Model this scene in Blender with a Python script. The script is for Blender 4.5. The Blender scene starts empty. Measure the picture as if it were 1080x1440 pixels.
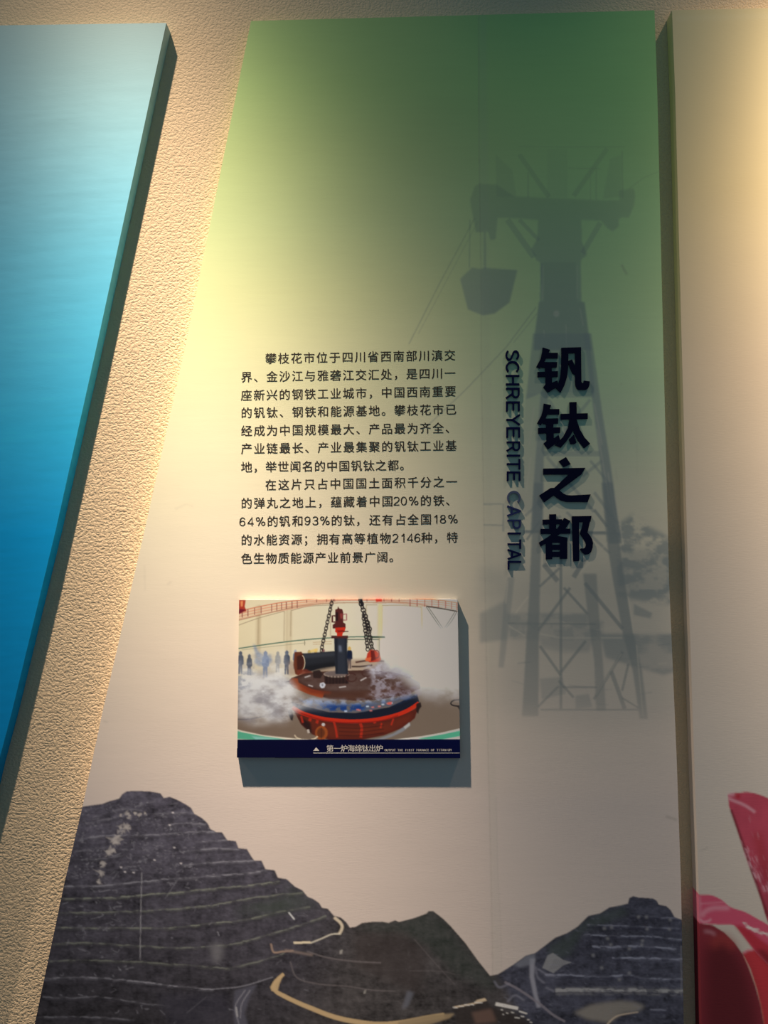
import bpy, bmesh, math
import numpy as np
from mathutils import Matrix, Vector

# ------------------------------------------------------------------ camera, light, exposure
scene = bpy.context.scene
COL = scene.collection
F = 1000.0            # focal length in pixels of the 1080x1440 frame
D = 1.80              # distance camera - wall
CAMZ = 1.50
n_c = np.array([16.0, 50.0, 1000.0]); n_c /= np.linalg.norm(n_c)        # wall normal seen from the camera (x right, y down, z forward)
u_c = np.array([-0.0113, -1.0, 0.0]); u_c -= n_c * u_c.dot(n_c); u_c /= np.linalg.norm(u_c)
r_c = np.cross(n_c, u_c) * -1.0
if r_c[0] < 0: r_c = -r_c
Rw = np.stack([r_c, n_c, u_c])                                          # camera axes -> world axes
cam = bpy.data.cameras.new('camera')
cam.sensor_fit = 'VERTICAL'; cam.sensor_height = 36.0; cam.lens = 36.0 * F / 1440.0
cam.clip_start = 0.02
cam_o = bpy.data.objects.new('camera', cam); COL.objects.link(cam_o)
xr = Rw @ np.array([1, 0, 0.]); yu = Rw @ np.array([0, -1., 0]); zb = Rw @ np.array([0, 0, -1.])
cam_o.matrix_world = Matrix(((xr[0], yu[0], zb[0], 0), (xr[1], yu[1], zb[1], -D), (xr[2], yu[2], zb[2], CAMZ), (0, 0, 0, 1)))
scene.camera = cam_o
scene.view_settings.view_transform = 'Standard'
scene.view_settings.look = 'None'
scene.view_settings.exposure = 0.14
scene.view_settings.gamma = 1.0

def P(px, py, depth=0.0):
    """points of the plane that lies DEPTH in front of the wall, seen at these pixels (arrays or numbers) -> (n,3)"""
    px = np.asarray(px, float); py = np.asarray(py, float)
    d = np.stack([(px - 540) / F, (py - 720) / F, np.ones_like(px)], -1)
    w = d @ Rw.T
    t = (D - depth) / w[..., 1]
    return np.stack([w[..., 0] * t, np.full_like(t, -depth), CAMZ + w[..., 2] * t], -1)

world = bpy.data.worlds.new('room_ambient'); scene.world = world; world.use_nodes = True
bg = world.node_tree.nodes['Background']
AMB = (0.052, 0.103, 0.140)
bg.inputs[0].default_value = (*AMB, 1); bg.inputs[1].default_value = 1.0

LAMP_E = 2227.0
LAMP_COL = (1.0, 0.80, 0.62)
def track_spot(name, x, dx, az, power=1.0, haze=0.010):
    """ceiling spot with a narrow beam and a faint spill, washing the wall from above"""
    l = bpy.data.lights.new(name, 'SPOT'); o = bpy.data.objects.new(name, l); COL.objects.link(o)
    o.location = (x, -0.55, 3.79)
    aim = Vector((x + dx, 0.0, az))
    o.rotation_euler = (aim - o.location).to_track_quat('-Z', 'Y').to_euler()
    l.energy = LAMP_E * power; l.color = LAMP_COL; l.shadow_soft_size = 0.02
    l.spot_size = math.radians(100); l.spot_blend = 0.5
    l.use_nodes = True; nt = l.node_tree
    em = nt.nodes['Emission']
    tc = nt.nodes.new('ShaderNodeTexCoord')
    sp = nt.nodes.new('ShaderNodeSeparateXYZ'); nt.links.new(tc.outputs['Normal'], sp.inputs[0])
    def m(op, a, b=None):
        q = nt.nodes.new('ShaderNodeMath'); q.operation = op
        for i, v in enumerate((a, b)):
            if v is None: continue
            if isinstance(v, (int, float)): q.inputs[i].default_value = v
            else: nt.links.new(v, q.inputs[i])
        return q.outputs[0]
    k = m('MAXIMUM', m('SUBTRACT', 1.0, m('ABSOLUTE', sp.outputs['Z'])), 1e-7)      # 1 - cos of the angle off the beam's axis
    core = m('EXPONENT', m('MULTIPLY', m('POWER', m('MULTIPLY', k, 63.0), 0.773), -1.0))
    spill = m('MULTIPLY', m('EXPONENT', m('MULTIPLY', k, -3.0)), haze)
    nt.links.new(m('ADD', core, spill), em.inputs['Strength'])
    return o
track_spot('track_spot', -2.60, 1.06, -1.75, 0.85)
track_spot('track_spot', -0.85, 1.02, -1.75, 0.83)
track_spot('track_spot', 1.22, 0.18, 1.50, 0.78, 0.009)

# ------------------------------------------------------------------ helpers
def lin(c):
    c = np.asarray(c, float) / 255.0
    return np.where(c <= 0.04045, c / 12.92, ((c + 0.055) / 1.055) ** 2.4)

def new_mat(name, base=(0.8, 0.8, 0.8), rough=0.6, spec=0.3):
    m = bpy.data.materials.new(name); m.use_nodes = True
    b = m.node_tree.nodes['Principled BSDF']
    b.inputs['Base Color'].default_value = (*base, 1); b.inputs['Roughness'].default_value = rough
    b.inputs['Specular IOR Level'].default_value = spec
    return m

def print_mat(name, rough=0.5, spec=0.25, weave=0.0):
    """printed film: the ink colours are stored per vertex; optional fine canvas weave"""
    m = new_mat(name, rough=rough, spec=spec); nt = m.node_tree; b = nt.nodes['Principled BSDF']
    a = nt.nodes.new('ShaderNodeVertexColor'); a.layer_name = 'ink'
    nt.links.new(a.outputs['Color'], b.inputs['Base Color'])
    if weave:
        tc = nt.nodes.new('ShaderNodeTexCoord')
        mp = nt.nodes.new('ShaderNodeMapping'); mp.inputs['Scale'].default_value = (60, 60, 420)
        nz = nt.nodes.new('ShaderNodeTexNoise'); nz.inputs['Scale'].default_value = 1.0; nz.inputs['Detail'].default_value = 2
        bp = nt.nodes.new('ShaderNodeBump'); bp.inputs['Strength'].default_value = weave; bp.inputs['Distance'].default_value = 0.002
        nt.links.new(tc.outputs['Object'], mp.inputs[0]); nt.links.new(mp.outputs[0], nz.inputs['Vector'])
        nt.links.new(nz.outputs['Fac'], bp.inputs['Height']); nt.links.new(bp.outputs[0], b.inputs['Normal'])
    return m

def tag(o, label=None, cat=None, group=None, kind=None):
    if label: o['label'] = label
    if cat: o['category'] = cat
    if group: o['group'] = group
    if kind: o['kind'] = kind
    return o

def link(name, me, mat=None, parent=None):
    o = bpy.data.objects.new(name, me); COL.objects.link(o)
    if mat: me.materials.append(mat)
    if parent:
        o.parent = parent
        o.matrix_parent_inverse = Matrix.Translation(-Vector(parent.location))
    return o

def empty(name, loc):
    o = bpy.data.objects.new(name, None); COL.objects.link(o); o.location = loc; o.empty_display_size = 0.05
    return o

def raw_mesh(name, verts, faces, col=None):
    """faces: (n,4) or (n,3) index array, or list of lists"""
    me = bpy.data.meshes.new(name)
    if isinstance(faces, np.ndarray):
        k = faces.shape[1]
        me.vertices.add(len(verts)); me.vertices.foreach_set('co', np.ascontiguousarray(verts, np.float32).ravel())
        me.loops.add(faces.size); me.loops.foreach_set('vertex_index', faces.astype(np.int32).ravel())
        me.polygons.add(len(faces)); me.polygons.foreach_set('loop_start', np.arange(0, faces.size, k, dtype=np.int32))
        me.update(calc_edges=True)
    else:
        me.from_pydata([tuple(v) for v in verts], [], faces); me.update()
    if col is not None:
        ca = me.color_attributes.new('ink', 'FLOAT_COLOR', 'POINT')
        c4 = np.ones((len(verts), 4), np.float32); c4[:, :3] = col
        ca.data.foreach_set('color', c4.ravel())
    me.validate()
    return me

# --- picture canvas: the artwork of the prints, drawn with polygons and noise in display colours
class Canvas:
    def __init__(s, x0, y0, x1, y1, k):
        s.x0, s.y0, s.k = x0, y0, k
        s.w = int((x1 - x0) * k); s.h = int((y1 - y0) * k)
        s.im = np.zeros((s.h, s.w, 3), np.float32)
        yy, xx = np.mgrid[0:s.h, 0:s.w].astype(np.float32)
        s.X = xx / k + x0; s.Y = yy / k + y0
    def fill(s, c): s.im[:] = c
    def _box(s, pts, pad):
        p = np.asarray(pts, float)
        a = int(max(0, math.floor((p[:, 0].min() - pad - s.x0) * s.k))); b = int(min(s.w, math.ceil((p[:, 0].max() + pad - s.x0) * s.k) + 1))
        c = int(max(0, math.floor((p[:, 1].min() - pad - s.y0) * s.k))); d = int(min(s.h, math.ceil((p[:, 1].max() + pad - s.y0) * s.k) + 1))
        return a, b, c, d
    def mask(s, pts, blur=0.0):
        """(slices, mask) of a polygon; blur in picture units"""
        a, b, c, d = s._box(pts, blur * 2 + 1)
        if a >= b or c >= d: return None, None
        X = s.X[c:d, a:b]; Y = s.Y[c:d, a:b]; m = np.zeros(X.shape, bool)
        n = len(pts)
        for i in range(n):
            x1, y1 = pts[i]; x2, y2 = pts[(i + 1) % n]
            if y1 == y2: continue
            t = (Y >= min(y1, y2)) & (Y < max(y1, y2))
            m ^= t & (X < (x2 - x1) * (Y - y1) / (y2 - y1) + x1)
        m = m.astype(np.float32)
        if blur > 0: m = boxblur(m, max(1, int(round(blur * s.k))))
        return (slice(c, d), slice(a, b)), m
    def poly(s, pts, c, a=1.0, blur=0.0, mul=False, mod=None):
        sl, m = s.mask(pts, blur)
        if sl is None: return
        m = m * a
        if mod is not None: m = m * mod[sl]
        m = m[..., None]
        c = np.asarray(c, np.float32)
        if c.ndim == 3: c = c[sl]
        if mul: s.im[sl] *= 1 - m + m * np.asarray(c, np.float32)
        else: s.im[sl] += m * (np.asarray(c, np.float32) - s.im[sl])
    def line(s, pts, w, c, a=1.0, blur=0.0, mul=False, mod=None, w2=None):
        """a stroke W wide (to W2 at its end), as one ribbon"""
        s.poly(ribbon(pts, w, w2), c, a, blur, mul, mod)
    def ell(s, cx, cy, rx, ry, c, a=1.0, blur=0.0, mul=False, n=28, rot=0.0, mod=None):
        t = np.linspace(0, 2 * math.pi, n, endpoint=False)
        ex, ey = rx * np.cos(t), ry * np.sin(t)
        s.poly(list(zip(cx + ex * math.cos(rot) - ey * math.sin(rot), cy + ex * math.sin(rot) + ey * math.cos(rot))), c, a, blur, mul, mod)
    def blend(s, m, c): s.im += m[..., None] * (np.asarray(c, np.float32) - s.im)
    def sample(s, px, py):
        fx = np.clip((px - s.x0) * s.k, 0, s.w - 1.001); fy = np.clip((py - s.y0) * s.k, 0, s.h - 1.001)
        ix = fx.astype(int); iy = fy.astype(int); tx = (fx - ix)[..., None]; ty = (fy - iy)[..., None]
        I = s.im
        return (I[iy, ix] * (1 - tx) + I[iy, ix + 1] * tx) * (1 - ty) + (I[iy + 1, ix] * (1 - tx) + I[iy + 1, ix + 1] * tx) * ty

def boxblur(m, r):
    for _ in range(2):
        for ax in (0, 1):
            p = np.pad(m, [(r + 1, r) if i == ax else (0, 0) for i in (0, 1)])
            cs = np.cumsum(p, axis=ax)
            n = m.shape[ax]
            hi = np.take(cs, np.arange(2 * r + 1, 2 * r + 1 + n), ax); lo = np.take(cs, np.arange(0, n), ax)
            m = (hi - lo) / (2 * r + 1)
    return m

def ribbon(pts, w, w2=None):
    p = np.asarray(pts, float); n = len(p)
    t = np.gradient(p, axis=0) if n > 2 else np.repeat((p[1] - p[0])[None], 2, 0)
    t /= np.linalg.norm(t, axis=1)[:, None] + 1e-9
    nn = np.stack([-t[:, 1], t[:, 0]], 1)
    ws = np.linspace(w, w if w2 is None else w2, n)[:, None] / 2
    return [tuple(q) for q in np.concatenate([p + nn * ws, (p - nn * ws)[::-1]])]

def smooth(pts, k=8):
    """Catmull-Rom through the points"""
    p = np.asarray(pts, float); q = np.vstack([2 * p[0] - p[1], p, 2 * p[-1] - p[-2]]); out = []
    for i in range(1, len(q) - 2):
        for t in np.linspace(0, 1, k, endpoint=False):
            a, b, c, d = q[i - 1], q[i], q[i + 1], q[i + 2]
            out.append(0.5 * ((2 * b) + (c - a) * t + (2 * a - 5 * b + 4 * c - d) * t * t + (3 * b - a - 3 * c + d) * t ** 3))
    out.append(p[-1])
    return [tuple(x) for x in out]

def vnoise(shape, X, Y, sx, sy, seed):
    rng = np.random.default_rng(seed)
    gx = (X - X.min()) / sx; gy = (Y - Y.min()) / sy
    G = rng.random((int(gy.max()) + 3, int(gx.max()) + 3)).astype(np.float32)
    ix = gx.astype(int); iy = gy.astype(int); tx = gx - ix; ty = gy - iy
    tx = tx * tx * (3 - 2 * tx); ty = ty * ty * (3 - 2 * ty)
    return (G[iy, ix] * (1 - tx) + G[iy, ix + 1] * tx) * (1 - ty) + (G[iy + 1, ix] * (1 - tx) + G[iy + 1, ix + 1] * tx) * ty

def fbm(cv, sx, sy, seed, octs=4, X=None, Y=None):
    X = cv.X if X is None else X; Y = cv.Y if Y is None else Y
    r = 0; a = 1.0; tot = 0
    for i in range(octs):
        r = r + a * vnoise(X.shape, X, Y, sx / 2 ** i, sy / 2 ** i, seed + i); tot += a; a *= 0.55
    return r / tot

def interp(y, tab):
    ys = [t[0] for t in tab]; cs = np.array([t[1] for t in tab], float)
    return np.stack([np.interp(y, ys, cs[:, i]) for i in range(cs.shape[1])], -1).astype(np.float32)

# --- boards: a printed front mesh of rows and columns, with edges wrapped back to the wall
def board_grid(left, right, rows, ncols, depth):
    """left, right: edge polylines [(px,py)..] top to bottom; rows: values 0..1; returns px, py arrays and 3-D points"""
    def along(pl, t):
        p = np.array(pl, float); return np.stack([np.interp(t, np.linspace(0, 1, len(p)) if False else (p[:, 1] - p[0, 1]) / (p[-1, 1] - p[0, 1]), p[:, 0]), p[0, 1] + t * (p[-1, 1] - p[0, 1])], -1)
    L = along(left, rows); R = along(right, rows)
    t = np.linspace(0, 1, ncols)[None, :, None]
    q = L[:, None] * (1 - t) + R[:, None] * t
    return q[..., 0], q[..., 1], P(q[..., 0], q[..., 1], depth)

def build_board(prefix, PX, PY, V, col, depth, mat, parent, masks=(), back=0.0005, bevel=0.0, edge_tint=1.0):
    """front of the board split into printed motifs (masks: [(name, bool face mask)]), sides go with the board itself"""
    nr, nc = PX.shape
    idx = np.arange(nr * nc).reshape(nr, nc)
    fq = np.stack([idx[:-1, :-1], idx[1:, :-1], idx[1:, 1:], idx[:-1, 1:]], -1).reshape(-1, 4)
    fx = (PX[:-1, :-1] + PX[1:, 1:]) / 2; fy = (PY[:-1, :-1] + PY[1:, 1:]) / 2
    owner = np.zeros((nr - 1, nc - 1), int)
    for k, (nm, fn) in enumerate(masks): owner[fn] = k + 1
    owner = owner.ravel()
    Vf = V.reshape(-1, 3); C = col.reshape(-1, 3)
    out = {}
    # perimeter, counter-clockwise seen from the front
    per = np.concatenate([idx[:, 0], idx[-1, 1:], idx[::-1, -1][1:], idx[0, ::-1][1:-1]])
    for k in range(len(masks) + 1):
        f = fq[owner == k]
        if len(f) == 0: continue
        used, inv = np.unique(f, return_inverse=True); f2 = inv.reshape(f.shape)
        v2 = Vf[used]; c2 = C[used]
        if k == 0:
            pv = Vf[per]; pc = C[per] * edge_tint
            rings = []; 
            if bevel:
                cen = pv.mean(0)
                # rounded wrap: two rings step outwards and back
                hx = np.sign(pv[:, 0] - cen[0])[:, None] * (np.abs(pv[:, 0] - cen[0]) > 0.999 * np.abs(pv[:, 0] - cen[0]).max())[:, None]
                hz = np.sign(pv[:, 2] - cen[2])[:, None] * (np.abs(pv[:, 2] - cen[2]) > 0.98 * np.abs(pv[:, 2] - cen[2]).max())[:, None]
                for o_, b_ in ((0.55, 0.2), (0.85, 0.5), (1.0, 1.0)):
                    rings.append(pv + np.concatenate([hx * o_ * bevel, np.full_like(hx, b_ * bevel), hz * o_ * bevel], 1))
            last = (rings[-1] if rings else pv).copy(); last[:, 1] = -back; rings.append(last)
            allr = [pv] + rings
            base = len(v2); n = len(per)
            v2 = np.concatenate([v2] + allr); c2 = np.concatenate([c2] + [pc] * len(allr))
            sf = []
            a = np.arange(n); b = (a + 1) % n
            for j in range(len(allr) - 1):
                o0 = base + j * n; o1 = o0 + n
                sf.append(np.stack([o0 + a, o1 + a, o1 + b, o0 + b], -1))
            f2 = np.concatenate([f2] + sf)
            # back face, coarse: a fan of quads is not needed, one strip from left to right rim
        nm = prefix if k == 0 else masks[k - 1][0]
        o = link(nm, raw_mesh(nm, v2, f2, c2), mat, parent)
        out[nm] = o
    return out

# ------------------------------------------------------------------ room shell
def wall_material():
    m = new_mat('embossed_cream_wallpaper', (0.80, 0.742, 0.53), 0.8, 0.15); nt = m.node_tree; b = nt.nodes['Principled BSDF']
    tc = nt.nodes.new('ShaderNodeTexCoord')
    mp = nt.nodes.new('ShaderNodeMapping'); mp.inputs['Scale'].default_value = (0.85, 1.0, 1.05)
    nt.links.new(tc.outputs['Object'], mp.inputs[0])
    nz = nt.nodes.new('ShaderNodeTexNoise'); nz.inputs['Scale'].default_value = 160; nz.inputs['Detail'].default_value = 1.5; nz.inputs['Distortion'].default_value = 0.5
    nt.links.new(mp.outputs[0], nz.inputs['Vector'])
    mr = nt.nodes.new('ShaderNodeMapRange'); mr.interpolation_type = 'SMOOTHSTEP'
    mr.inputs['From Min'].default_value = 0.33; mr.inputs['From Max'].default_value = 0.60
    nt.links.new(nz.outputs['Fac'], mr.inputs['Value'])
    bp = nt.nodes.new('ShaderNodeBump'); bp.inputs['Strength'].default_value = WALL_BUMP; bp.inputs['Distance'].default_value = 0.004
    nt.links.new(mr.outputs[0], bp.inputs['Height']); nt.links.new(bp.outputs[0], b.inputs['Normal'])
    # faint wear of the paper
    n2 = nt.nodes.new('ShaderNodeTexNoise'); n2.inputs['Scale'].default_value = 3.0; n2.inputs['Detail'].default_value = 4
    nt.links.new(tc.outputs['Object'], n2.inputs['Vector'])
    cr = nt.nodes.new('ShaderNodeMix'); cr.data_type = 'RGBA'
    cr.inputs['A'].default_value = (0.76, 0.58, 0.375, 1); cr.inputs['B'].default_value = (0.83, 0.65, 0.43, 1)
    nt.links.new(n2.outputs['Fac'], cr.inputs['Factor']); nt.links.new(cr.outputs['Result'], b.inputs['Base Color'])
    return m
WALL_BUMP = 0.30

def slab(name, x0, x1, y0, y1, z0, z1, mat, kind='structure'):
    v = [(x, y, z) for x in (x0, x1) for y in (y0, y1) for z in (z0, z1)]
    f = [[0, 1, 3, 2], [4, 6, 7, 5], [0, 4, 5, 1], [2, 3, 7, 6], [0, 2, 6, 4], [1, 5, 7, 3]]
    o = link(name, raw_mesh(name, v, f), mat); tag(o, kind=kind); return o

slab('wall_back', -4.5, 4.5, 0.0, 0.12, 0.0, 4.3, wall_material())
fm = new_mat('dark_floor_tile', (0.035, 0.033, 0.032), 0.4, 0.4)
slab('floor', -4.5, 4.5, -4.0, 0.12, -0.1, 0.0, fm)

# ------------------------------------------------------------------ outlines, in pixels of the front faces
TB = 0.036                                             # board thickness
BOT = 1580
LP_R = [(233.8, 32.2), (137.5, 480), (78.5, 745), (17, 1000), (-3, 1075), (-87, 1440), (-119, BOT)]
LP_L = [(-420, 42), (-620, BOT + 4)]
CP_L = [(353, 29.5), (262, 480), (203.5, 745), (144.4, 1000), (116, 1134.3), (91, 1240), (48.9, 1440), (19, BOT)]
CP_R = [(920.4, 14.4), (924.4, 133), (932.6, 480), (941, 820), (951.3, 1060), (957.5, 1240), (961.5, 1440), (964, BOT)]
RP_L = [(945, 14.4), (949.6, 133), (958.5, 480), (968, 820), (977, 1090), (982.3, 1240), (986.5, 1440), (990, BOT)]
RP_R = [(1500, 2), (1560, BOT + 8)]

# ------------------------------------------------------------------ artwork of the tall green board (linear ink colours)
def A(rgb, e):
    """ink that shows as RGB where the room's light has the strength E"""
    return np.clip(lin(rgb) / np.asarray(e, float), 0.0, 0.92)
def inpoly(pts, X, Y):
    m = np.zeros(X.shape, bool); n = len(pts)
    for i in range(n):
        x1, y1 = pts[i]; x2, y2 = pts[(i + 1) % n]
        if y1 == y2: continue
        m ^= (Y >= min(y1, y2)) & (Y < max(y1, y2)) & (X < (x2 - x1) * (Y - y1) / (y2 - y1) + x1)
    return m
def sstep(a, b, x):
    t = np.clip((x - a) / (b - a), 0, 1); return t * t * (3 - 2 * t)
def zm(ox, oy, k, pts): return [(ox + x / k, oy + y / k) for x, y in pts]

cv = Canvas(0, 0, 985, BOT + 5, 2)
base = interp(cv.Y, [(0, (.44, .66, .26)), (120, (.49, .70, .28)), (212, (.54, .70, .31)), (312, (.60, .73, .37)), (412, (.70, .77, .42)), (480, (.76, .80, .475)),
                     (602, (.80, .79, .545)), (750, (.81, .765, .60)), (910, (.80, .72, .61)), (1130, (.755, .67, .63)), (1600, (.74, .66, .63))])
tr = sstep(560, 880, cv.X) * (1 - sstep(520, 760, cv.Y))
base *= np.stack([1 - .20 * tr, 1 + .03 * tr, 1 - .02 * tr], -1)
cv.im[:] = base * (0.97 + 0.06 * fbm(cv, 160, 60, 5, 4))[..., None]
cv.im *= (0.985 + 0.03 * fbm(cv, 40, 3, 9, 2))[..., None]                     # fine horizontal weave of the film

# --- the ropeway tower
SL = interp(cv.Y, [(0, (.28, .42, .22)), (250, (.30, .41, .26)), (400, (.30, .39, .35)), (600, (.30, .38, .38)), (800, (.25, .31, .325)), (1100, (.26, .30, .31))])
fade = np.interp(cv.Y, [150, 230, 330, 440, 700, 900, 985, 1050], [.06, .36, .48, .64, .86, .88, .66, 0]).astype(np.float32)
tower_polys = []
def T(pts, a=1.0, c=SL, blur=0.8, keep=False):
    cv.poly(pts, c, a, blur, mod=fade)
    if keep: tower_polys.append(pts)
def TL(pts, w, a=1.0, c=SL, blur=0.7): cv.line(pts, w, c, a, blur, mod=fade)
# hillside, trees, sheds and ground behind the legs (hazy)
hz = fbm(cv, 46, 30, 21, 5); hz2 = fbm(cv, 16, 11, 33, 4)
zl = lambda p: zm(680, 680, 3.789, p)
def blot(pts, a, c=SL, blur=3.0, lo=.35, hi=.6, n=hz2): cv.poly(pts, c, a, blur, mod=fade * sstep(lo, hi, n))
cv.poly(zl([(-30, 420), (110, 470), (110, 640), (-30, 640)]), SL, .30, 6, mod=fade * hz)
blot(zl([(690, 230), (800, 160), (900, 240), (1030, 300), (1040, 640), (900, 640), (720, 600)]), .85, lo=.30, hi=.62)
cv.poly(zl([(720, 330), (1030, 380), (1030, 620), (740, 600)]), SL, .45, 5, mod=fade)
cv.poly(zl([(-20, 690), (120, 620), (130, 830), (-20, 850)]), SL, .55, 2, mod=fade)
cv.poly(zl([(800, 640), (900, 690), (890, 720), (800, 700)]), SL, .7, 1.2, mod=fade)
cv.poly(zl([(120, 690), (560, 690), (560, 740), (640, 730), (640, 830), (140, 830)]), SL, .70, 2, mod=fade * (.55 + .45 * sstep(.35, .6, hz2)))
cv.poly(zl([(620, 800), (1015, 800), (1025, 1000), (960, 1020), (860, 990), (650, 930)]), SL, .85, 2, mod=fade * (.5 + .5 * sstep(.3, .6, hz)))
cv.poly(zl([(300, 830), (590, 820), (560, 900), (420, 900), (310, 880)]), SL, .5, 2, mod=fade)
LT = np.array([.86, .80, .66])
for p in ([(0, 600), (130, 590), (110, 640), (0, 690)], [(790, 720), (1000, 695), (1005, 795), (830, 820)], [(900, 690), (1000, 660), (960, 720), (905, 725)],
          [(780, 630), (880, 640), (960, 655), (900, 690)], [(140, 880), (215, 885), (210, 970), (120, 960)], [(305, 860), (590, 900), (600, 1060), (430, 1080), (300, 1010)],
          [(650, 960), (730, 960), (850, 1010), (1000, 1050), (1020, 1180), (860, 1190), (660, 1150)], [(10, 850), (85, 840), (70, 970), (15, 960)],
          [(300, 590), (560, 590), (570, 640), (560, 690), (300, 680)]):
    cv.poly(zl(p), LT, .32, 1.5, mod=fade * (.5 + .5 * hz2))
for p, w in (([(300, 800), (410, 822), (740, 822)], 10), ([(165, 745), (600, 745)], 9), ([(130, 755), (220, 810)], 8), ([(600, 780), (700, 765)], 9)):
    cv.line(zl(p), w / 3.8, LT, .55, .5, mod=fade)
for k in range(16):
    rng = np.random.default_rng(50 + k); x = rng.uniform(140, 980); y = rng.uniform(720, 1180)
    cv.line(zl([(x, y), (x + rng.uniform(40, 130), y + rng.uniform(-18, 22))]), rng.uniform(1.0, 2.4), SL if k % 2 else LT, .45, .6, mod=fade)
# lower grey veil of the picture, dying out above the sky
cv.poly([(684, 800), (948, 800), (956, 1000), (956, 1030), (820, 1045), (700, 1020)], SL, .40, 22, mod=fade)
cv.poly([(690, 690), (940, 690), (948, 720), (690, 725)], LT, .18, 4, mod=fade * hz)
# masts
zu = lambda p: zm(640, 170, 3.6, p)
mz = lambda p: zm(680, 470, 3.6, p)
body = [
    zu([(75, 400), (100, 330), (125, 318), (210, 322), (300, 382), (430, 388), (750, 402), (832, 400), (830, 352), (905, 342), (912, 380), (905, 430), (880, 490), (842, 488), (830, 500),
        (828, 535), (797, 560), (770, 542), (738, 505), (640, 502), (642, 610), (668, 680), (640, 700), (636, 720), (640, 915), (655, 918), (676, 1080), (690, 1160), (398, 1160), (402, 1080), (425, 915),
        (440, 912), (430, 716), (412, 706), (385, 650), (415, 600), (420, 502), (300, 492), (215, 490), (205, 600), (178, 604), (168, 560), (105, 565), (90, 480)]),
    zu([(25, 800), (85, 742), (135, 750), (140, 742), (315, 755), (275, 920), (200, 975), (140, 985), (65, 955)]),
]
for b_ in body: T(b_, 1.0, keep=True)
T(zu([(450, 716), (612, 716), (620, 915), (450, 915)]), .35, SL * .8)
T(zu([(425, 915), (655, 915), (690, 1160), (398, 1160)]), .35, SL * .8)
T(zu([(132, 750), (315, 755), (275, 920), (200, 975), (140, 985)]), .25, SL * .75)
for p, w in (([(265, 500), (400, 690)], 30), ([(325, 500), (425, 605)], 20), ([(735, 515), (645, 670)], 27), ([(325, 170), (475, 385)], 24), ([(770, 140), (600, 380)], 24), ([(320, 130), (860, 132)], 5),
             ([(575, 240), (740, 242)], 5), ([(370, 260), (370, 390)], 6), ([(685, 250), (685, 400)], 5), ([(715, 240), (715, 400)], 5), ([(845, 150), (848, 390)], 9), ([(75, 500), (72, 745)], 6), ([(150, 560), (152, 750)], 12),
             ([(440, 720), (434, 915)], 14)):
    TL(zu(p), w / 3.6, .8)
T(zu([(465, 140), (570, 140), (570, 390), (465, 390)]), .35); T(zu([(205, 170), (290, 250), (310, 385), (210, 385)]), .55); T(zu([(785, 190), (842, 170), (842, 385), (748, 395)]), .6)
cv.ell(*zu([(513, 976)])[0], 4.2, 4.6, LT, .45, 1.0, mod=fade)
for p in ([(445, 730), (443, 905)], [(618, 730), (618, 900)], [(560, 1030), (566, 1160)], [(632, 950), (648, 1035)], [(450, 1060), (452, 1100)]): cv.line(zu(p), 1.6, LT, .28, .6, mod=fade)
# cables
for p, w in (([(668, 306), (620, 395), (575, 484)], 1.5), ([(672, 312), (640, 372), (588, 470)], .8), ([(754, 432), (712, 488), (655, 548), (600, 600)], 1.4), ([(756, 440), (722, 482)], .9), ([(884, 266), (905, 250), (938, 236)], 1.2)):
    TL(p, w, .7, SL * .8, .5)
# splayed legs between the title letters
T(mz([(250, -5), (535, -5), (566, 300), (290, 300), (215, 330)]), .85); T(mz([(215, 300), (300, 300), (265, 640), (255, 900), (150, 900), (190, 620)]), .28)
T(mz([(505, -5), (545, -5), (600, 390), (640, 640), (700, 1060), (635, 1060), (590, 640), (545, 300)]), .95, keep=True)
T(mz([(290, 290), (330, 290), (305, 640), (300, 1000), (238, 1000), (262, 640)]), .9, keep=True)
for p in ([(255, 370), (232, 560)], [(560, 350), (600, 560)], [(575, 480), (640, 860)], [(630, 700), (676, 1005)], [(240, 620), (215, 800)]): cv.line(mz(p), 2.2, LT, .30, .6, mod=fade)
for p, w in (([(300, 310), (560, 310)], 22), ([(300, 605), (590, 605)], 26), ([(200, 1000), (690, 1010)], 16), ([(330, 330), (480, 600)], 16), ([(540, 330), (330, 590)], 16), ([(320, 620), (560, 900)], 16), ([(600, 640), (500, 720)], 16),
             ([(540, 640), (640, 760)], 14), ([(210, 920), (300, 840)], 14), ([(390, 920), (300, 1000)], 14), ([(420, 900), (640, 1110)], 14), ([(560, 800), (680, 960)], 16), ([(0, 860), (100, 860), (100, 1000)], 10), ([(0, 965), (100, 968)], 8)):
    TL(mz(p), w / 3.6, .6)
LEG1 = zl([(268, -5), (318, -5), (300, 560), (295, 830), (293, 1240), (205, 1240), (228, 830), (245, 560)])
LEG2 = zl([(628, -5), (686, -5), (722, 300), (752, 520), (800, 800), (845, 1000), (876, 1255), (832, 1255), (795, 1000), (742, 800), (690, 520), (655, 300)])
for p in (LEG1, LEG2): T(p, .85, SL * .92, keep=True)
T(zl([(530, 480), (602, 480), (612, 650), (636, 950), (652, 1210), (600, 1210), (590, 950), (555, 700)]), .7, SL * .9); T(zl([(130, 500), (165, 500), (150, 640), (108, 980), (80, 980), (108, 640)]), .55)
T(zl([(300, 1040), (420, 1030), (440, 1120), (310, 1150)]), .55); T(zl([(490, 1130), (560, 1120), (580, 1190), (490, 1200)]), .6)
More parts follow.
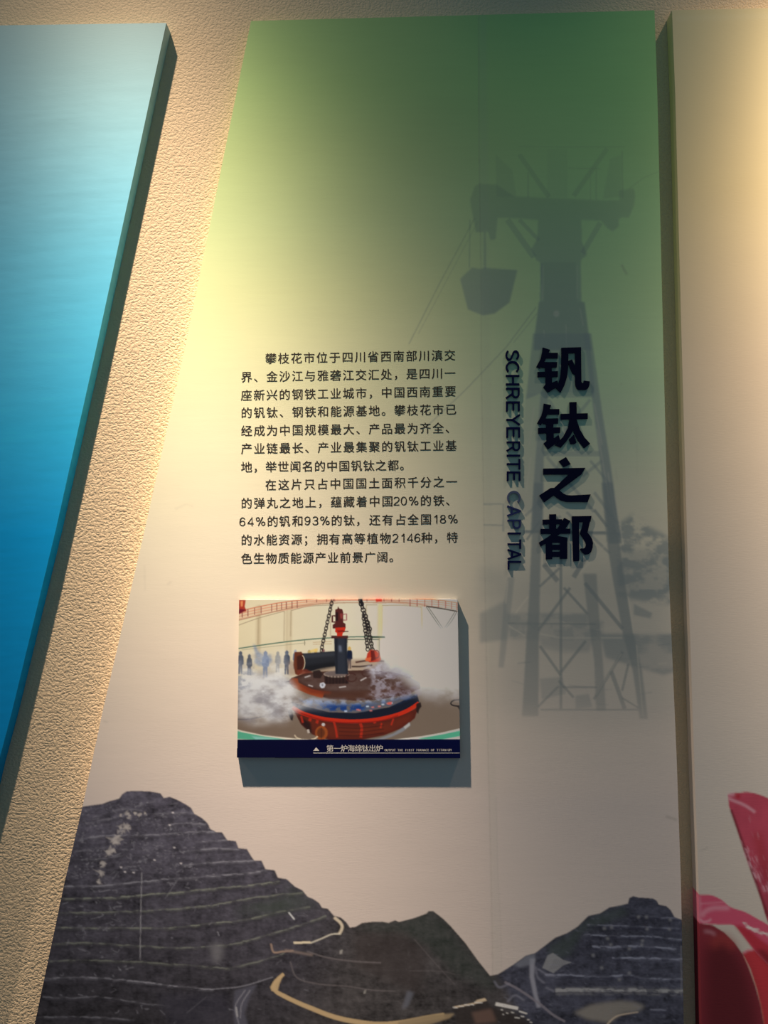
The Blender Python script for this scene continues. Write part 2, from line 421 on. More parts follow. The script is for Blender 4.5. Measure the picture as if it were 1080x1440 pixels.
for p, w in (([(412, 400), (412, 1200)], 15), ([(462, 555), (290, 785)], 15), ([(428, 555), (555, 695)], 14), ([(540, 530), (742, 775)], 20), ([(300, 865), (412, 1022)], 15), ([(545, 838), (412, 1005)], 15), ([(742, 895), (588, 1150)], 16),
             ([(298, 550), (405, 450)], 13), ([(420, 1085), (605, 1085)], 9), ([(305, 1205), (825, 1205)], 10), ([(680, 1000), (752, 1200)], 22), ([(772, 960), (738, 1105)], 13), ([(735, 1140), (825, 1195)], 9), ([(230, 300), (300, 200)], 12),
             ([(320, 430), (395, 520)], 26), ([(540, 400), (480, 500)], 26), ([(590, 140), (660, 230)], 16), ([(220, 255), (650, 262)], 14), ([(400, 1050), (480, 1140)], 14), ([(290, 1190), (400, 1080)], 12), ([(130, 745), (600, 748)], 10)):
    TL(zl(p), w / 3.79, .8, SL * .9)
for p, w in (([(512, 480), (660, 315)], 9), ([(170, 690), (240, 600)], 8), ([(735, 905), (600, 1125)], 5), ([(770, 600), (800, 800)], 7), ([(700, 60), (745, 330)], 7), ([(815, 860), (850, 1240)], 6), ([(130, 520), (118, 640)], 6)):
    cv.line(zl(p), w / 3.79, LT, .42, .5, mod=fade)
# the gap between the two film sheets
for p, c, a, w in (([(673.4, 22), (673.6, 200), (676.5, 395), (677, 530), (681, 760), (683.5, 900), (686.5, 1060), (690, 1200), (693, 1372), (694, BOT)], (.28, .27, .23), .30, 1.1),
                   ([(697.5, 1120), (700, 1230), (704, 1300), (705.5, 1362)], (.30, .31, .30), .22, 1.0)):
    cv.line(p, w, c, a, .4)
cv.poly([(674, 20), (684, 20), (690, 560), (697, 1100), (704, 1370), (693, 1370), (690, 1200), (677, 530)], (.45, .50, .42), .12, 2)
cv.poly([(677, 560), (681.5, 800), (690, 1120), (960, 1120), (945, 900), (935, 560)], (.50, .52, .50), .14, 24)
cv.poly([(690, 1120), (694, 1380), (960, 1380), (953, 1120)], (.52, .54, .55), .18, 14)
# scuffs and smudges on the film
for p, w, a in (([(874, 372), (878, 380), (882, 386)], 3.2, .30), ([(203, 795), (204, 830)], 1.2, .18), ([(235, 822), (241, 818)], 2.0, .2), ([(246, 716), (262, 709), (272, 712)], 2.2, .14), ([(936, 1148), (952, 1153)], 4.0, .25),
                ([(145, 1014), (152, 1016)], 2.4, .22), ([(690, 540), (690, 542)], 2, .2), ([(873, 540), (874, 541)], 3, .25), ([(866, 660), (868, 676)], 1.4, .15), ([(895, 600), (896, 666)], 1.2, .12)):
    cv.line(p, w, (.25, .25, .22), a, .8)

# --- the terraced open-pit hills
OUT_L = [(40, 1150)] + [(116, 1134.3), (132.2, 1131.9), (143.3, 1130.6), (154.4, 1126.5), (167.4, 1123.1), (172, 1116.7), (178.5, 1112.6), (195, 1112.2), (211.9, 1113), (225.7, 1115.7), (230.4, 1122.2), (238.7, 1120.4), (249, 1124.5), (260.4, 1130.6), (268.7, 1136),
         (273.3, 1144.4), (283.5, 1150), (291.9, 1157.4), (295.6, 1165.7), (303.9, 1170), (312.2, 1170.4), (319.6, 1181.5), (331.7, 1182.8), (335.4, 1192.6), (347.4, 1194), (353, 1203.7), (357.6, 1210.2), (367.8, 1210.2), (373.3, 1222.2), (386.3, 1223.7),
         (390.9, 1234.3), (403, 1236.1), (414.1, 1246.3), (425.2, 1251.9), (432.6, 1261.1), (440, 1263.9), (449, 1270), (452.8, 1276.5), (461, 1277.8), (469.4, 1287.6), (479.6, 1290.4), (487, 1296.9), (492, 1304.3)]
OUT_M = [(500, 1303.3), (509.3, 1297.8), (523, 1296.4), (537, 1296), (546.3, 1297.8), (555.6, 1294), (561, 1296.5), (581.5, 1291.3), (599.4, 1284.8), (603, 1281), (609.6, 1281.5), (623.5, 1292.2), (633.7, 1302.4), (654, 1325.6), (672.6, 1351.5), (689.3, 1372.2)]
OUT_R = [(700.4, 1370), (722.6, 1356), (739.3, 1344), (752.2, 1340.4), (770, 1326.9), (781, 1318.5), (797.8, 1312), (812.6, 1302.8), (827.4, 1288), (844, 1284.3), (857, 1276), (873.7, 1273), (883, 1270.4), (884.8, 1263), (890.4, 1260.2), (897.8, 1262),
         (918.1, 1263.3), (923.7, 1266.7), (926.5, 1272.2), (936.7, 1274), (943.1, 1279.6), (948.7, 1289.8), (958.9, 1293.5), (985, 1300)]
HILLS = OUT_L + OUT_M + OUT_R + [(985, BOT + 5), (0, BOT + 5)]
EL, EM, ER = (.64, .575, .50), (.50, .45, .41), (.29, .29, .275)
sl, mh = cv.mask(HILLS, 0.5)
n1 = fbm(cv, 60, 26, 70, 5); n2 = fbm(cv, 14, 9, 80, 4); n3 = fbm(cv, 5, 4, 91, 2)
tY = np.clip((cv.Y - 1110) / 330, 0, 1)[..., None]
cl = A((73, 69, 77), EL) * (1 - tY) + A((47, 44, 46), EL) * tY
cm_ = A((54, 50, 50), EM) + 0 * tY; cr_ = A((41, 43, 52), ER) + 0 * tY
wm = sstep(400, 520, cv.X + .25 * (cv.Y - 1330))[..., None]; wr = sstep(690, 712, cv.X - .55 * (cv.Y - 1372))[..., None]
hc = (cl * (1 - wm) + cm_ * wm) * (1 - wr) + cr_ * wr
n6 = fbm(cv, 44, 7, 170, 4); n4 = fbm(cv, 7, 40, 140, 3); n5 = fbm(cv, 3.2, 2.2, 150, 2)
hc = hc * (.42 + .62 * n1 + .85 * (n2 - .5) + .50 * (n3 - .5) + .50 * (n4 - .5) + .45 * (n5 - .5) + .55 * (n6 - .5) + .28)[..., None].clip(.25, 2.2)
brk = (.25 + .95 * sstep(.36, .62, fbm(cv, 11, 5, 160, 3)))
cv.im[sl] += mh[..., None] * (hc[sl] - cv.im[sl])
inh = np.zeros(cv.X.shape, np.float32); inh[sl] = mh
def H(pts, c, a=1.0, blur=.5): cv.poly(pts, c, a, blur, mod=inh)
def HL(pts, w, c, a=1.0, blur=.4, w2=None): cv.line(smooth(pts, 6), w, c, a, blur, mod=inh, w2=w2)
def HB(pts, w, c, a=1.0, blur=.4):
    rg_ = np.random.default_rng(int(pts[0][1] * 7)); q_ = smooth(pts, 9)
    q_ = [(x, y + rg_.normal() * .35) for x, y in q_]
    cv.line(q_, w, c, a, blur, mod=inh * brk); cv.line([(x, y + 1.2) for x, y in q_], w * 2.6, c, a * .28, 1.2, mod=inh * brk)
# darker risers, lighter bench lines of the left hill
LB = A((124, 120, 124), EL); LG = A((112, 112, 100), EL); DK = A((38, 35, 40), EL)
benches = [([(215, 1144.5), (240, 1143), (262, 1143), (274, 1144)], .6), ([(130, 1150), (170, 1138), (200, 1140)], .25), ([(120, 1158), (160, 1150), (178, 1145)], .3), ([(232, 1160), (262, 1158), (294, 1159)], .5),
           ([(112, 1180), (140, 1176), (175, 1174.5), (220, 1174), (262, 1170.5), (303, 1169.5)], .75), ([(275, 1184.6), (295, 1182.5), (320, 1181.5)], .7), ([(106, 1197), (150, 1193), (180, 1195)], .3), ([(258, 1197.5), (300, 1193.5), (338, 1194)], .75), ([(104, 1209), (150, 1207), (165, 1204)], .35),
           ([(255, 1217), (300, 1213), (340, 1211), (360, 1210.5)], .75), ([(90, 1246.3), (140, 1245.5), (200, 1240), (240, 1236), (300, 1231.5), (345, 1228), (376, 1223)], .85), ([(86, 1263.5), (150, 1263), (210, 1258), (245, 1255.5), (315, 1248), (350, 1245.5), (394, 1239)], 1.0),
           ([(82, 1283.5), (130, 1283), (185, 1281.5), (240, 1278.5), (290, 1274), (315, 1270), (360, 1262), (428, 1255)], .75), ([(80, 1304.5), (140, 1305), (200, 1305), (245, 1304.5), (290, 1299), (345, 1293.5), (385, 1284), (436, 1275)], .9),
           ([(74, 1327), (120, 1326), (180, 1329), (250, 1333), (315, 1329.5), (345, 1323.5), (372, 1316), (415, 1303), (459, 1288)], .7), ([(70, 1352), (110, 1350), (150, 1351), (200, 1353), (250, 1356.5), (310, 1361), (330, 1360), (385, 1346), (400, 1340)], .6),
           ([(60, 1376.5), (100, 1374.5), (150, 1376), (200, 1381), (240, 1386), (300, 1391)], .9), ([(60, 1402), (100, 1403), (140, 1402), (200, 1411), (240, 1415)], .45), ([(50, 1431), (100, 1430), (150, 1431), (190, 1435)], .5), ([(30, 1462), (120, 1458), (260, 1466), (380, 1480)], .5)]
for i, (p, a) in enumerate(benches):
    q = [(x, y + 3.2) for x, y in p]
    HL(q, 4.5, DK, .38, .9)
    HB(p, 1.6, LG if 11 <= i <= 15 else LB, a * .85, .4)
H([(400, 1236), (430, 1258), (452, 1275), (380, 1288), (330, 1290), (330, 1276), (400, 1262)], A((50, 56, 48), EL), .35, 6)
H([(340, 1275), (400, 1262), (440, 1268), (380, 1286)], A((52, 62, 48), EL), .35, 5)
ROCK = A((158, 148, 140), EL)
rng = np.random.default_rng(4)
for (x, y), s_ in zip(zm(60, 1100, 5.4, [(610, 355), (640, 345), (560, 440), (545, 455), (505, 530), (530, 520), (462, 620), (440, 690), (425, 755), (640, 235), (655, 260), (590, 250), (735, 250), (700, 240), (780, 240)]), [9, 6, 8, 7, 7, 5, 6, 6, 4, 5, 4, 3, 4, 3, 3]):
    for j in range(9):
        H([(x + rng.normal() * s_ * .45 + a_, y + rng.normal() * s_ * .4 + b_) for a_, b_ in rng.normal(size=(4, 2)) * s_ * .32], ROCK, .55, .4)
for j in range(230):
    x = rng.uniform(100, 300); y = rng.uniform(1125, 1250)
    if j > 120: x, y = rng.normal(135, 26), rng.normal(1300, 45)
    if j > 180: x, y = rng.uniform(60, 470), rng.uniform(1250, 1440)
    HL([(x, y), (x + rng.normal() * 3, y + rng.normal() * 2), (x + rng.normal() * 5, y + rng.normal() * 3)], rng.uniform(.5, 1.3), LB, rng.uniform(.15, .65), .3)
for j in range(420):                                         # loose light scree lying along the benches
    bx, by = ((110, 1135), (135, 1160), (105, 1180), (120, 1200), (130, 1222), (215, 1150), (235, 1165), (205, 1190), (235, 1200), (190, 1215), (250, 1222), (275, 1160), (110, 1232), (190, 1135))[j % 14]
    x = bx + rng.normal() * 17; y = by + rng.normal() * 5
    d = rng.uniform(1.0, 4.2); t_ = rng.choice((-.5, -.15, .1, 1.2))
    H(ribbon([(x, y), (x + d * math.cos(t_), y + d * math.sin(t_))], rng.uniform(.6, 1.7)), LB, rng.uniform(.15, .6), .4)
for x, y in zm(60, 1100, 5.4, [(850, 590), (1000, 495), (625, 680), (690, 685), (595, 645), (990, 230), (965, 325), (1050, 615)]): H(ribbon([(x - 1.5, y), (x + 1.5, y + .4)], 1.8), A((190, 180, 176), EL), .85, .3)
HL([(199.5, 1226), (198, 1285), (197, 1350)], .9, A((150, 145, 145), EL), .75, .3); HL([(249, 1238), (232, 1264)], .7, LB, .5, .3); HL([(262, 1425), (290, 1402)], .7, LB, .5, .3)
H([(295, 1328), (314, 1328), (311, 1350), (301, 1355)], A((104, 100, 100), EL), .7, 4); HL([(306, 1310), (308, 1316)], 1.5, LB, .8)
HL([(406, 1283), (410, 1288), (414, 1293)], 1.8, A((190, 186, 180), EL), .9, .3)
# gullies at the foot of the hill
H([(330, 1393), (362, 1384), (352, 1400), (344, 1425), (350, 1445), (330, 1445), (328, 1420)], A((74, 72, 80), EL), .8, 1.5)
for p in ([(300, 1391), (340, 1387), (384, 1374)], [(345, 1392), (331, 1415), (336, 1440), (342, 1460)], [(352, 1392), (340, 1412), (338, 1432)]): HL(p, 1.3, LB, .75, .4)
HL([(332, 1416), (334, 1430)], 2.2, A((160, 155, 152), EL), .7, .5)
H([(220, 1398), (320, 1396), (330, 1440), (240, 1445)], A((50, 48, 58), EL), .4, 6)
# green and brown slopes of the middle hill
H([(500, 1304), (560, 1296), (603, 1281), (625, 1294), (700, 1385), (690, 1392), (640, 1370), (600, 1330), (560, 1312), (520, 1310)], A((50, 60, 53), EM), .30, 6)
H([(497, 1312), (560, 1310), (572, 1312), (600, 1340), (590, 1400), (500, 1360)], A((52, 45, 44), EM), .6, 6)
for p, w, a in (([(432, 1338), (462, 1347), (500, 1352), (536, 1354)], 2.2, .6), ([(408, 1352), (418, 1375), (450, 1384), (490, 1387), (520, 1392), (556, 1394)], 1.8, .5), ([(575, 1365), (620, 1366), (640, 1370)], 1.0, .4), ([(582, 1320), (608, 1350), (640, 1385)], 1.3, .4)): HL(p, w, A((92, 84, 84), EM), a, .7)
H([(565, 1420), (573, 1393), (582, 1396), (574, 1415)], A((86, 86, 94), EM), .6, 1.5)
H([(478, 1337), (482, 1335), (481, 1341), (478, 1342)], A((130, 124, 118), EM), .8, .5); H([(512, 1394), (515, 1391), (514, 1397), (511, 1398)], A((130, 124, 118), EM), .7, .5)
for j in range(120):
    x = rng.uniform(400, 690); y = rng.uniform(1325, 1450)
    HL([(x, y), (x + rng.normal() * 4, y + rng.normal() * 4)], rng.uniform(.6, 1.6), A((78, 74, 74), EM), rng.uniform(.1, .4), .4)
# haul roads
RD = A((150, 126, 94), EM)
HL([(399, 1369.5), (391, 1377), (385, 1386), (388, 1394), (400, 1401), (420, 1410.5), (437, 1417.5), (465, 1428.5), (493, 1435.5), (530, 1440.5), (563, 1438.5), (600, 1432), (625, 1428)], 4.8, RD, .95, .5, w2=8)
H([(395, 1371), (399, 1369), (393, 1384), (391, 1392), (382, 1394), (380, 1388), (386, 1378)], RD, .9, .5)
H([(560, 1437), (608, 1427), (640, 1425), (632, 1432), (600, 1442), (560, 1447)], A((122, 104, 80), EM), .9, .8)
HL([(470, 1290), (479, 1298), (481, 1305), (477, 1314)], 4.2, A((170, 154, 134), EM), .9, .5, w2=4)
HL([(479, 1313), (466, 1314), (452, 1320), (437, 1326)], 1.8, A((170, 160, 145), EM), .9, .3); HL([(437, 1325), (413, 1326)], 3.0, A((186, 165, 140), EM), .9, .4)
HL([(381, 1327), (385, 1339), (398, 1338), (413, 1337)], 2.6, A((128, 106, 92), EM), .8, .6); HL([(400, 1336), (440, 1343)], 3.2, A((104, 90, 84), EM), .7, .8)
# buildings in the valley
zb_ = lambda p: zm(580, 1270, 5.4, p)
H(zb_([(320, 800), (560, 745), (620, 800), (890, 880), (900, 930), (330, 920)]), A((30, 27, 26), ER), .75, 1.5)
H(zb_([(635, 752), (805, 788), (800, 812), (628, 778)]), A((172, 164, 148), ER), .95, .4); H(zb_([(808, 815), (872, 835), (868, 845), (808, 826)]), A((165, 158, 142), ER), .9, .4)
H(zb_([(310, 785), (400, 770), (470, 755), (490, 735), (550, 720), (565, 740), (480, 765), (330, 795)]), A((140, 128, 108), ER), .85, .5)
for x, y, w in ((325, 788, 18), (370, 777, 20), (415, 768, 22), (455, 765, 14), (680, 805, 8), (720, 830, 9), (760, 825, 10), (795, 865, 18), (835, 855, 14), (880, 880, 10), (900, 900, 8), (690, 840, 6), (500, 750, 30)): H(zb_([(x - w, y), (x + w, y + 3), (x + w, y + 11), (x - w, y + 8)]), A((165, 155, 138), ER), .85, .3)
H(zb_([(450, 830), (600, 800), (640, 900), (480, 918)]), A((70, 56, 50), ER), .7, 2)
# benches of the right hill
LR = A((84, 88, 100), ER); LR2 = A((96, 98, 100), ER)
H([(770, 1332), (800, 1314), (830, 1290), (876, 1275), (884, 1285), (850, 1300), (820, 1310), (800, 1345), (775, 1350)], A((42, 50, 48), ER), .6, 4)
zr = lambda p: zm(770, 1250, 5.4, p)
for p, w, a in (([(620, 205), (800, 212), (1020, 225)], 1.0, .6), ([(300, 275), (500, 278), (720, 290), (1010, 302)], 1.2, .65), ([(270, 350), (420, 355), (600, 360), (760, 362), (1020, 388)], 1.5, .8), ([(340, 438), (470, 442), (620, 436), (760, 440), (980, 456)], 2.4, .8),
                ([(490, 525), (620, 524), (760, 526), (900, 530), (1030, 536)], 2.2, .95), ([(-20, 655), (110, 652), (300, 664), (460, 666), (620, 655), (700, 676), (860, 684), (1030, 690)], 2.2, .85), ([(60, 772), (200, 768), (400, 770), (580, 765), (760, 770), (1040, 780)], 4.6, .9), ([(780, 915), (900, 922)], 1.4, .6)):
    HL(zr([(x, y + 14) for x, y in p]), 3.6, A((22, 22, 34), ER), .5, .8); HB(zr(p), w, LR2 if w > 4 else LR, a, .5)
H(zr([(0, 505), (40, 485), (120, 540), (185, 558), (120, 580), (45, 640), (-40, 600)]), A((92, 94, 96), ER), .8, .6)
for k in range(7): HL(zr([(10 + 18 * k, 620 - 6 * k), (60 + 14 * k, 530 + 3 * k)]), .6, A((60, 62, 68), ER), .7, .2)
H(zr([(200, 940), (330, 880), (450, 860), (560, 850), (660, 860), (740, 890), (690, 930), (560, 950), (470, 1020), (300, 990)]), A((92, 90, 84), ER), .75, 2.5)
HL(zr([(440, 1060), (470, 1010), (530, 965), (620, 945), (690, 935)]), 2.6, A((128, 118, 104), ER), .9, .4, w2=1.2)
for x, y in ((430, 300), (485, 292), (455, 378), (720, 395), (755, 305), (620, 455), (620, 640), (545, 690), (345, 505), (410, 600), (930, 235), (925, 308), (690, 215), (750, 215), (480, 425), (715, 425)): H(zr([(x - 12, y - 10), (x + 10, y - 14), (x + 14, y + 8), (x - 8, y + 12)]), LR2, .5, 1.0)
H(zb_([(890, 420), (930, 420), (925, 560), (950, 700), (978, 790), (945, 795), (915, 680), (890, 560)]), A((96, 98, 106), ER), .85, .8)
HL(zb_([(700, 600), (780, 640), (860, 690), (960, 760), (1070, 850), (1160, 900)]), 3.4, A((82, 80, 86), ER), .8, .7)
for p in ([(935, 480), (950, 560), (1005, 610)], [(950, 500), (1020, 540), (1080, 550)], [(620, 590), (660, 640), (740, 610)], [(720, 750), (780, 700), (850, 740)], [(1010, 640), (1080, 670)]): HL(zb_(p), 2.6, A((86, 88, 98), ER), .6, .8)
H(zb_([(770, 470), (860, 400), (930, 380), (935, 440), (890, 470), (820, 490)]), A((82, 86, 94), ER), .6, 1.5)
for j in range(160):
    x = rng.uniform(700, 960); y = rng.uniform(1290, 1450)
    HL([(x, y), (x + rng.normal() * 4, y + rng.normal() * 2.5)], rng.uniform(.5, 1.5), LR, rng.uniform(.1, .45), .4)
for j in range(34):
    x = rng.uniform(830, 955); y = rng.uniform(1288, 1395)
    HL([(x, y), (x + rng.normal() * 1.5, y + rng.uniform(4, 10))], rng.uniform(.6, 1.4), A((26, 26, 34), ER), .35, .5)
HL([(957.5, 1330), (958.5, 1400)], 1.0, LR2, .6, .3)

# ------------------------------------------------------------------ the three boards
board_mat = print_mat('matt_printed_film', 0.62, 0.10, 0.05)
rows = np.concatenate([np.linspace(0, 150, 75, endpoint=False), np.linspace(150, 1095, 640, endpoint=False), np.linspace(1095, 1442, 330, endpoint=False), np.linspace(1442, BOT, 50)])
rows = (rows - 0) / BOT; rows = np.unique(np.clip(rows, 0, 1))
PX, PY, V = board_grid(CP_L, CP_R, rows, 600, TB)
centre = empty('exhibition_board', tuple(P(500, BOT, 0)[0:3]))
tag(centre, 'tall green to cream exhibition board with a printed ropeway tower and terraced mine hills', 'exhibition board')
fx = (PX[:-1, :-1] + PX[1:, 1:]) / 2; fy = (PY[:-1, :-1] + PY[1:, 1:]) / 2
m_h = inpoly(HILLS, fx, fy)
m_t = np.zeros(fx.shape, bool)
for p in tower_polys[:1] + tower_polys[2:]: m_t |= inpoly(p, fx, fy)
m_t |= inpoly(mz([(250, -5), (535, -5), (566, 300), (290, 300), (215, 330)]), fx, fy)
m_t &= ~m_h
m_b = inpoly(tower_polys[1], fx, fy) & ~m_h & ~m_t
rim = np.zeros(fx.shape, bool); rim[:1] = rim[-1:] = True; rim[:, :1] = rim[:, -1:] = True
parts = build_board('board', PX, PY, V, cv.sample(PX, PY), TB, board_mat, centre,
                    [('printed_hills', m_h & ~rim), ('printed_ropeway_tower', m_t & ~rim), ('printed_ore_bucket', m_b & ~rim)])
parts['printed_hills']['label'] = 'printed photo of dark terraced open-pit mine hills'
parts['printed_ropeway_tower']['label'] = 'faint grey printed steel ropeway tower'
parts['printed_ore_bucket']['label'] = 'faint printed ore bucket hanging from the tower'
del brk, n6, n4, n5, SL, cv, n1, n2, n3, hz, hz2, base, tr, fade, inh, hc

# left board
cl_ = Canvas(-640, 0, 245, BOT + 10, 1)
cl_.im[:] = interp(cl_.Y, [(30, (.46, .66, .67)), (155, (.36, .68, .78)), (255, (.26, .64, .81)), (355, (.175, .62, .86)), (455, (.115, .61, .92)), (603, (.04, .53, .92)), (752, (.006, .40, .88)), (902, (.004, .34, .77)), (1100, (.003, .26, .62)), (1600, (.003, .18, .45))])
rip = fbm(cl_, 90, 5, 300, 3, cl_.X, cl_.Y + .07 * cl_.X); rip2 = fbm(cl_, 22, 4, 310, 3, cl_.X, cl_.Y - .05 * cl_.X)
cl_.im *= (1 + (.13 * (rip - .5) + .08 * (rip2 - .5)) * sstep(20, 200, cl_.Y))[..., None]
PX, PY, V = board_grid(LP_L, LP_R, np.linspace(0, 1, 520), 360, TB)
o = build_board('exhibition_board', PX, PY, V, np.clip(cl_.sample(PX, PY), 0, .93), TB, board_mat, None)['exhibition_board']
tag(o, 'plain blue exhibition board of rippled water print fading to pale teal at its top', 'exhibition board')

# right board with the red blossom
cr = Canvas(930, 0, 1570, BOT + 12, 2)
cr.im[:] = interp(cr.Y, [(0, (.90, .76, .42)), (260, (.90, .74, .41)), (510, (.85, .70, .50)), (810, (.76, .67, .57)), (1100, (.71, .66, .61)), (1600, (.70, .65, .60))])
cr.im *= (0.98 + 0.04 * fbm(cr, 80, 40, 11, 4))[..., None]
zf = lambda p: zm(960, 1090, 4.117, p)
EF = (.42, .40, .38)
R1 = A((132, 52, 66), EF); R2 = A((150, 62, 82), EF); RD_ = A((72, 24, 28), EF); RB = A((176, 130, 140), EF); RL = A((130, 30, 36), EF)
pn = fbm(cr, 30, 60, 41, 4)
PET1 = zf(smooth([(262, 112), (275, 108), (320, 103), (375, 98), (440, 112), (520, 150), (640, 260), (760, 460), (800, 700), (760, 960), (640, 1010), (560, 960), (494, 852), (450, 710), (400, 570), (350, 425), (300, 270), (268, 180)], 5))
PET2 = zf(smooth([(60, 672), (100, 692), (165, 695), (225, 722), (280, 765), (360, 792), (430, 830), (500, 872), (600, 960), (700, 1100), (760, 1300), (700, 1330), (600, 1190), (494, 1095), (420, 1020), (350, 930), (300, 872), (240, 866), (180, 864), (110, 860), (60, 850)], 5))
PET3 = zf([(60, 858), (110, 858), (175, 870), (240, 910), (300, 970), (350, 1040), (380, 1110), (420, 1220), (450, 1330), (470, 1440), (480, 1560), (470, 2010), (40, 2010)])
PET4 = zf([(345, 1028), (375, 1010), (410, 1008), (494, 1095), (640, 1240), (800, 1400), (900, 2010), (460, 2010), (478, 1560), (462, 1400), (430, 1240), (392, 1120)])
for p, c in ((PET4, A((140, 42, 48), EF)), (PET1, R1), (PET3, A((96, 34, 42), EF)), (PET2, R2)): cr.poly(p, c, 1, .6)
s_, m_ = cr.mask(PET1, .5); cr.im[s_] *= (1 - m_ * (.55 * (pn[s_] - .45)))[..., None]
def C1(pts, w, c, a, blur=.8, w2=None): cr.line(smooth(zf(pts), 6), w, c, a, blur, w2=w2)
C1([(265, 135), (300, 150), (360, 175), (420, 215)], 4, RB, .55, 1.2); C1([(262, 120), (285, 112), (312, 112)], 5, RB, .5, 1.5); C1([(300, 112), (320, 120), (315, 135)], 6, RL, .7, 1.2)
C1([(280, 200), (340, 370), (400, 550), (450, 690), (494, 820)], 3.5, RD_, .75, 1.0); C1([(430, 330), (470, 500), (560, 700)], 14, A((120, 36, 40), EF), .5, 4)
rg = np.random.default_rng(8)
for k in range(60):
    t = rg.uniform(0, 1); x = 350 + 150 * t + rg.normal() * 14; y = 410 + 270 * t + rg.normal() * 26
    C1([(x, y), (x + 8, y + 16), (x + 14, y + 34)], rg.uniform(.5, 1.4), RB, rg.uniform(.15, .6), .3)
for k in range(40):
    x = rg.uniform(380, 700); y = rg.uniform(180, 760)
    C1([(x, y), (x + 10, y + 30)], .8, RB, rg.uniform(.1, .3), .5)
cr.poly(zf([(300, 872), (340, 872), (400, 905), (450, 950), (520, 1000), (560, 1130), (494, 1095), (420, 1020), (350, 930)]), RL, .8, 2); cr.poly(zf([(420, 1010), (470, 1010), (540, 1080), (540, 1140), (494, 1095)]), RD_, .7, 3)
C1([(110, 820), (130, 790), (180, 770), (270, 768)], 6, RB, .45, 2.0); C1([(100, 835), (120, 850), (150, 845), (165, 832)], 3, RB, .6, .8); C1([(100, 745), (170, 740), (240, 735)], 2, RB, .35, 1.0); C1([(95, 700), (100, 780), (92, 850)], 4, RB, .3, 1.5)
for k in range(55):
    t = rg.uniform(0, 1); x = 345 + 150 * t; y = 862 + 62 * t + rg.normal() * 7
    C1([(x, y), (x + 9, y + 5), (x + 16, y + 4)], rg.uniform(.6, 1.8), A((200, 170, 174), EF), rg.uniform(.3, .85), .3)
cr.poly(zf([(120, 1000), (240, 930), (320, 1030), (380, 1150), (430, 1340), (450, 1560), (440, 2010), (110, 2010)]), A((54, 20, 24), EF), .75, 10); C1([(125, 905), (160, 908), (190, 925)], 4, RB, .35, 2.0); C1([(170, 990), (230, 940), (300, 1000)], 14, A((128, 50, 46), EF), .4, 5)
C1([(352, 1045), (384, 1115), (425, 1225), (455, 1335), (474, 1440)], 1.2, A((150, 80, 66), EF), .6, .5); C1([(352, 1030), (380, 1014), (408, 1012)], 3, RB, .5, 1.2)
C1([(98, 435), (120, 432), (148, 420)], .8, (.3, .3, .3), .6, .4)
cr.poly([(950, 22), (1480, 8), (1480, 16), (950, 30)], (.95, .84, .52), .25, 2)
PX, PY, V = board_grid(RP_L, RP_R, np.linspace(0, 1, 760), 330, TB)
right = empty('exhibition_board', tuple(P(1200, BOT, 0)))
tag(right, 'cream exhibition board with large red blossom petals printed near its bottom', 'exhibition board')
fx = (PX[:-1, :-1] + PX[1:, 1:]) / 2; fy = (PY[:-1, :-1] + PY[1:, 1:]) / 2
m_f = inpoly(PET1, fx, fy) | inpoly(PET2, fx, fy) | inpoly(PET3, fx, fy) | inpoly(PET4, fx, fy)
rim = np.zeros(fx.shape, bool); rim[:1] = rim[-1:] = True; rim[:, :1] = rim[:, -1:] = True
parts = build_board('board', PX, PY, V, cr.sample(PX, PY), TB, board_mat, right, [('printed_blossom', m_f & ~rim)])
parts['printed_blossom']['label'] = 'printed glossy red blossom petals'
del cr, cl_, pn, rip, rip2

# ------------------------------------------------------------------ lettering
_glyphs = {}
def glyph(ch, offset=0.0):
    """outline of one character of the built-in font, size 1, as (verts, faces) in its own plane"""
    key = (ch, offset)
    if key not in _glyphs:
        c = bpy.data.curves.new('glyph', 'FONT'); c.body = ch; c.resolution_u = 3; c.offset = offset
        o = bpy.data.objects.new('glyph', c); COL.objects.link(o)
        bpy.context.view_layer.update()
        me = o.to_mesh()
        v = np.array([tuple(q.co[:2]) for q in me.vertices]) if len(me.vertices) else np.zeros((0, 2))
        f = [list(p.vertices) for p in me.polygons]
        o.to_mesh_clear(); bpy.data.objects.remove(o); bpy.data.curves.remove(c)
        _glyphs[key] = (v, f)
    return _glyphs[key]

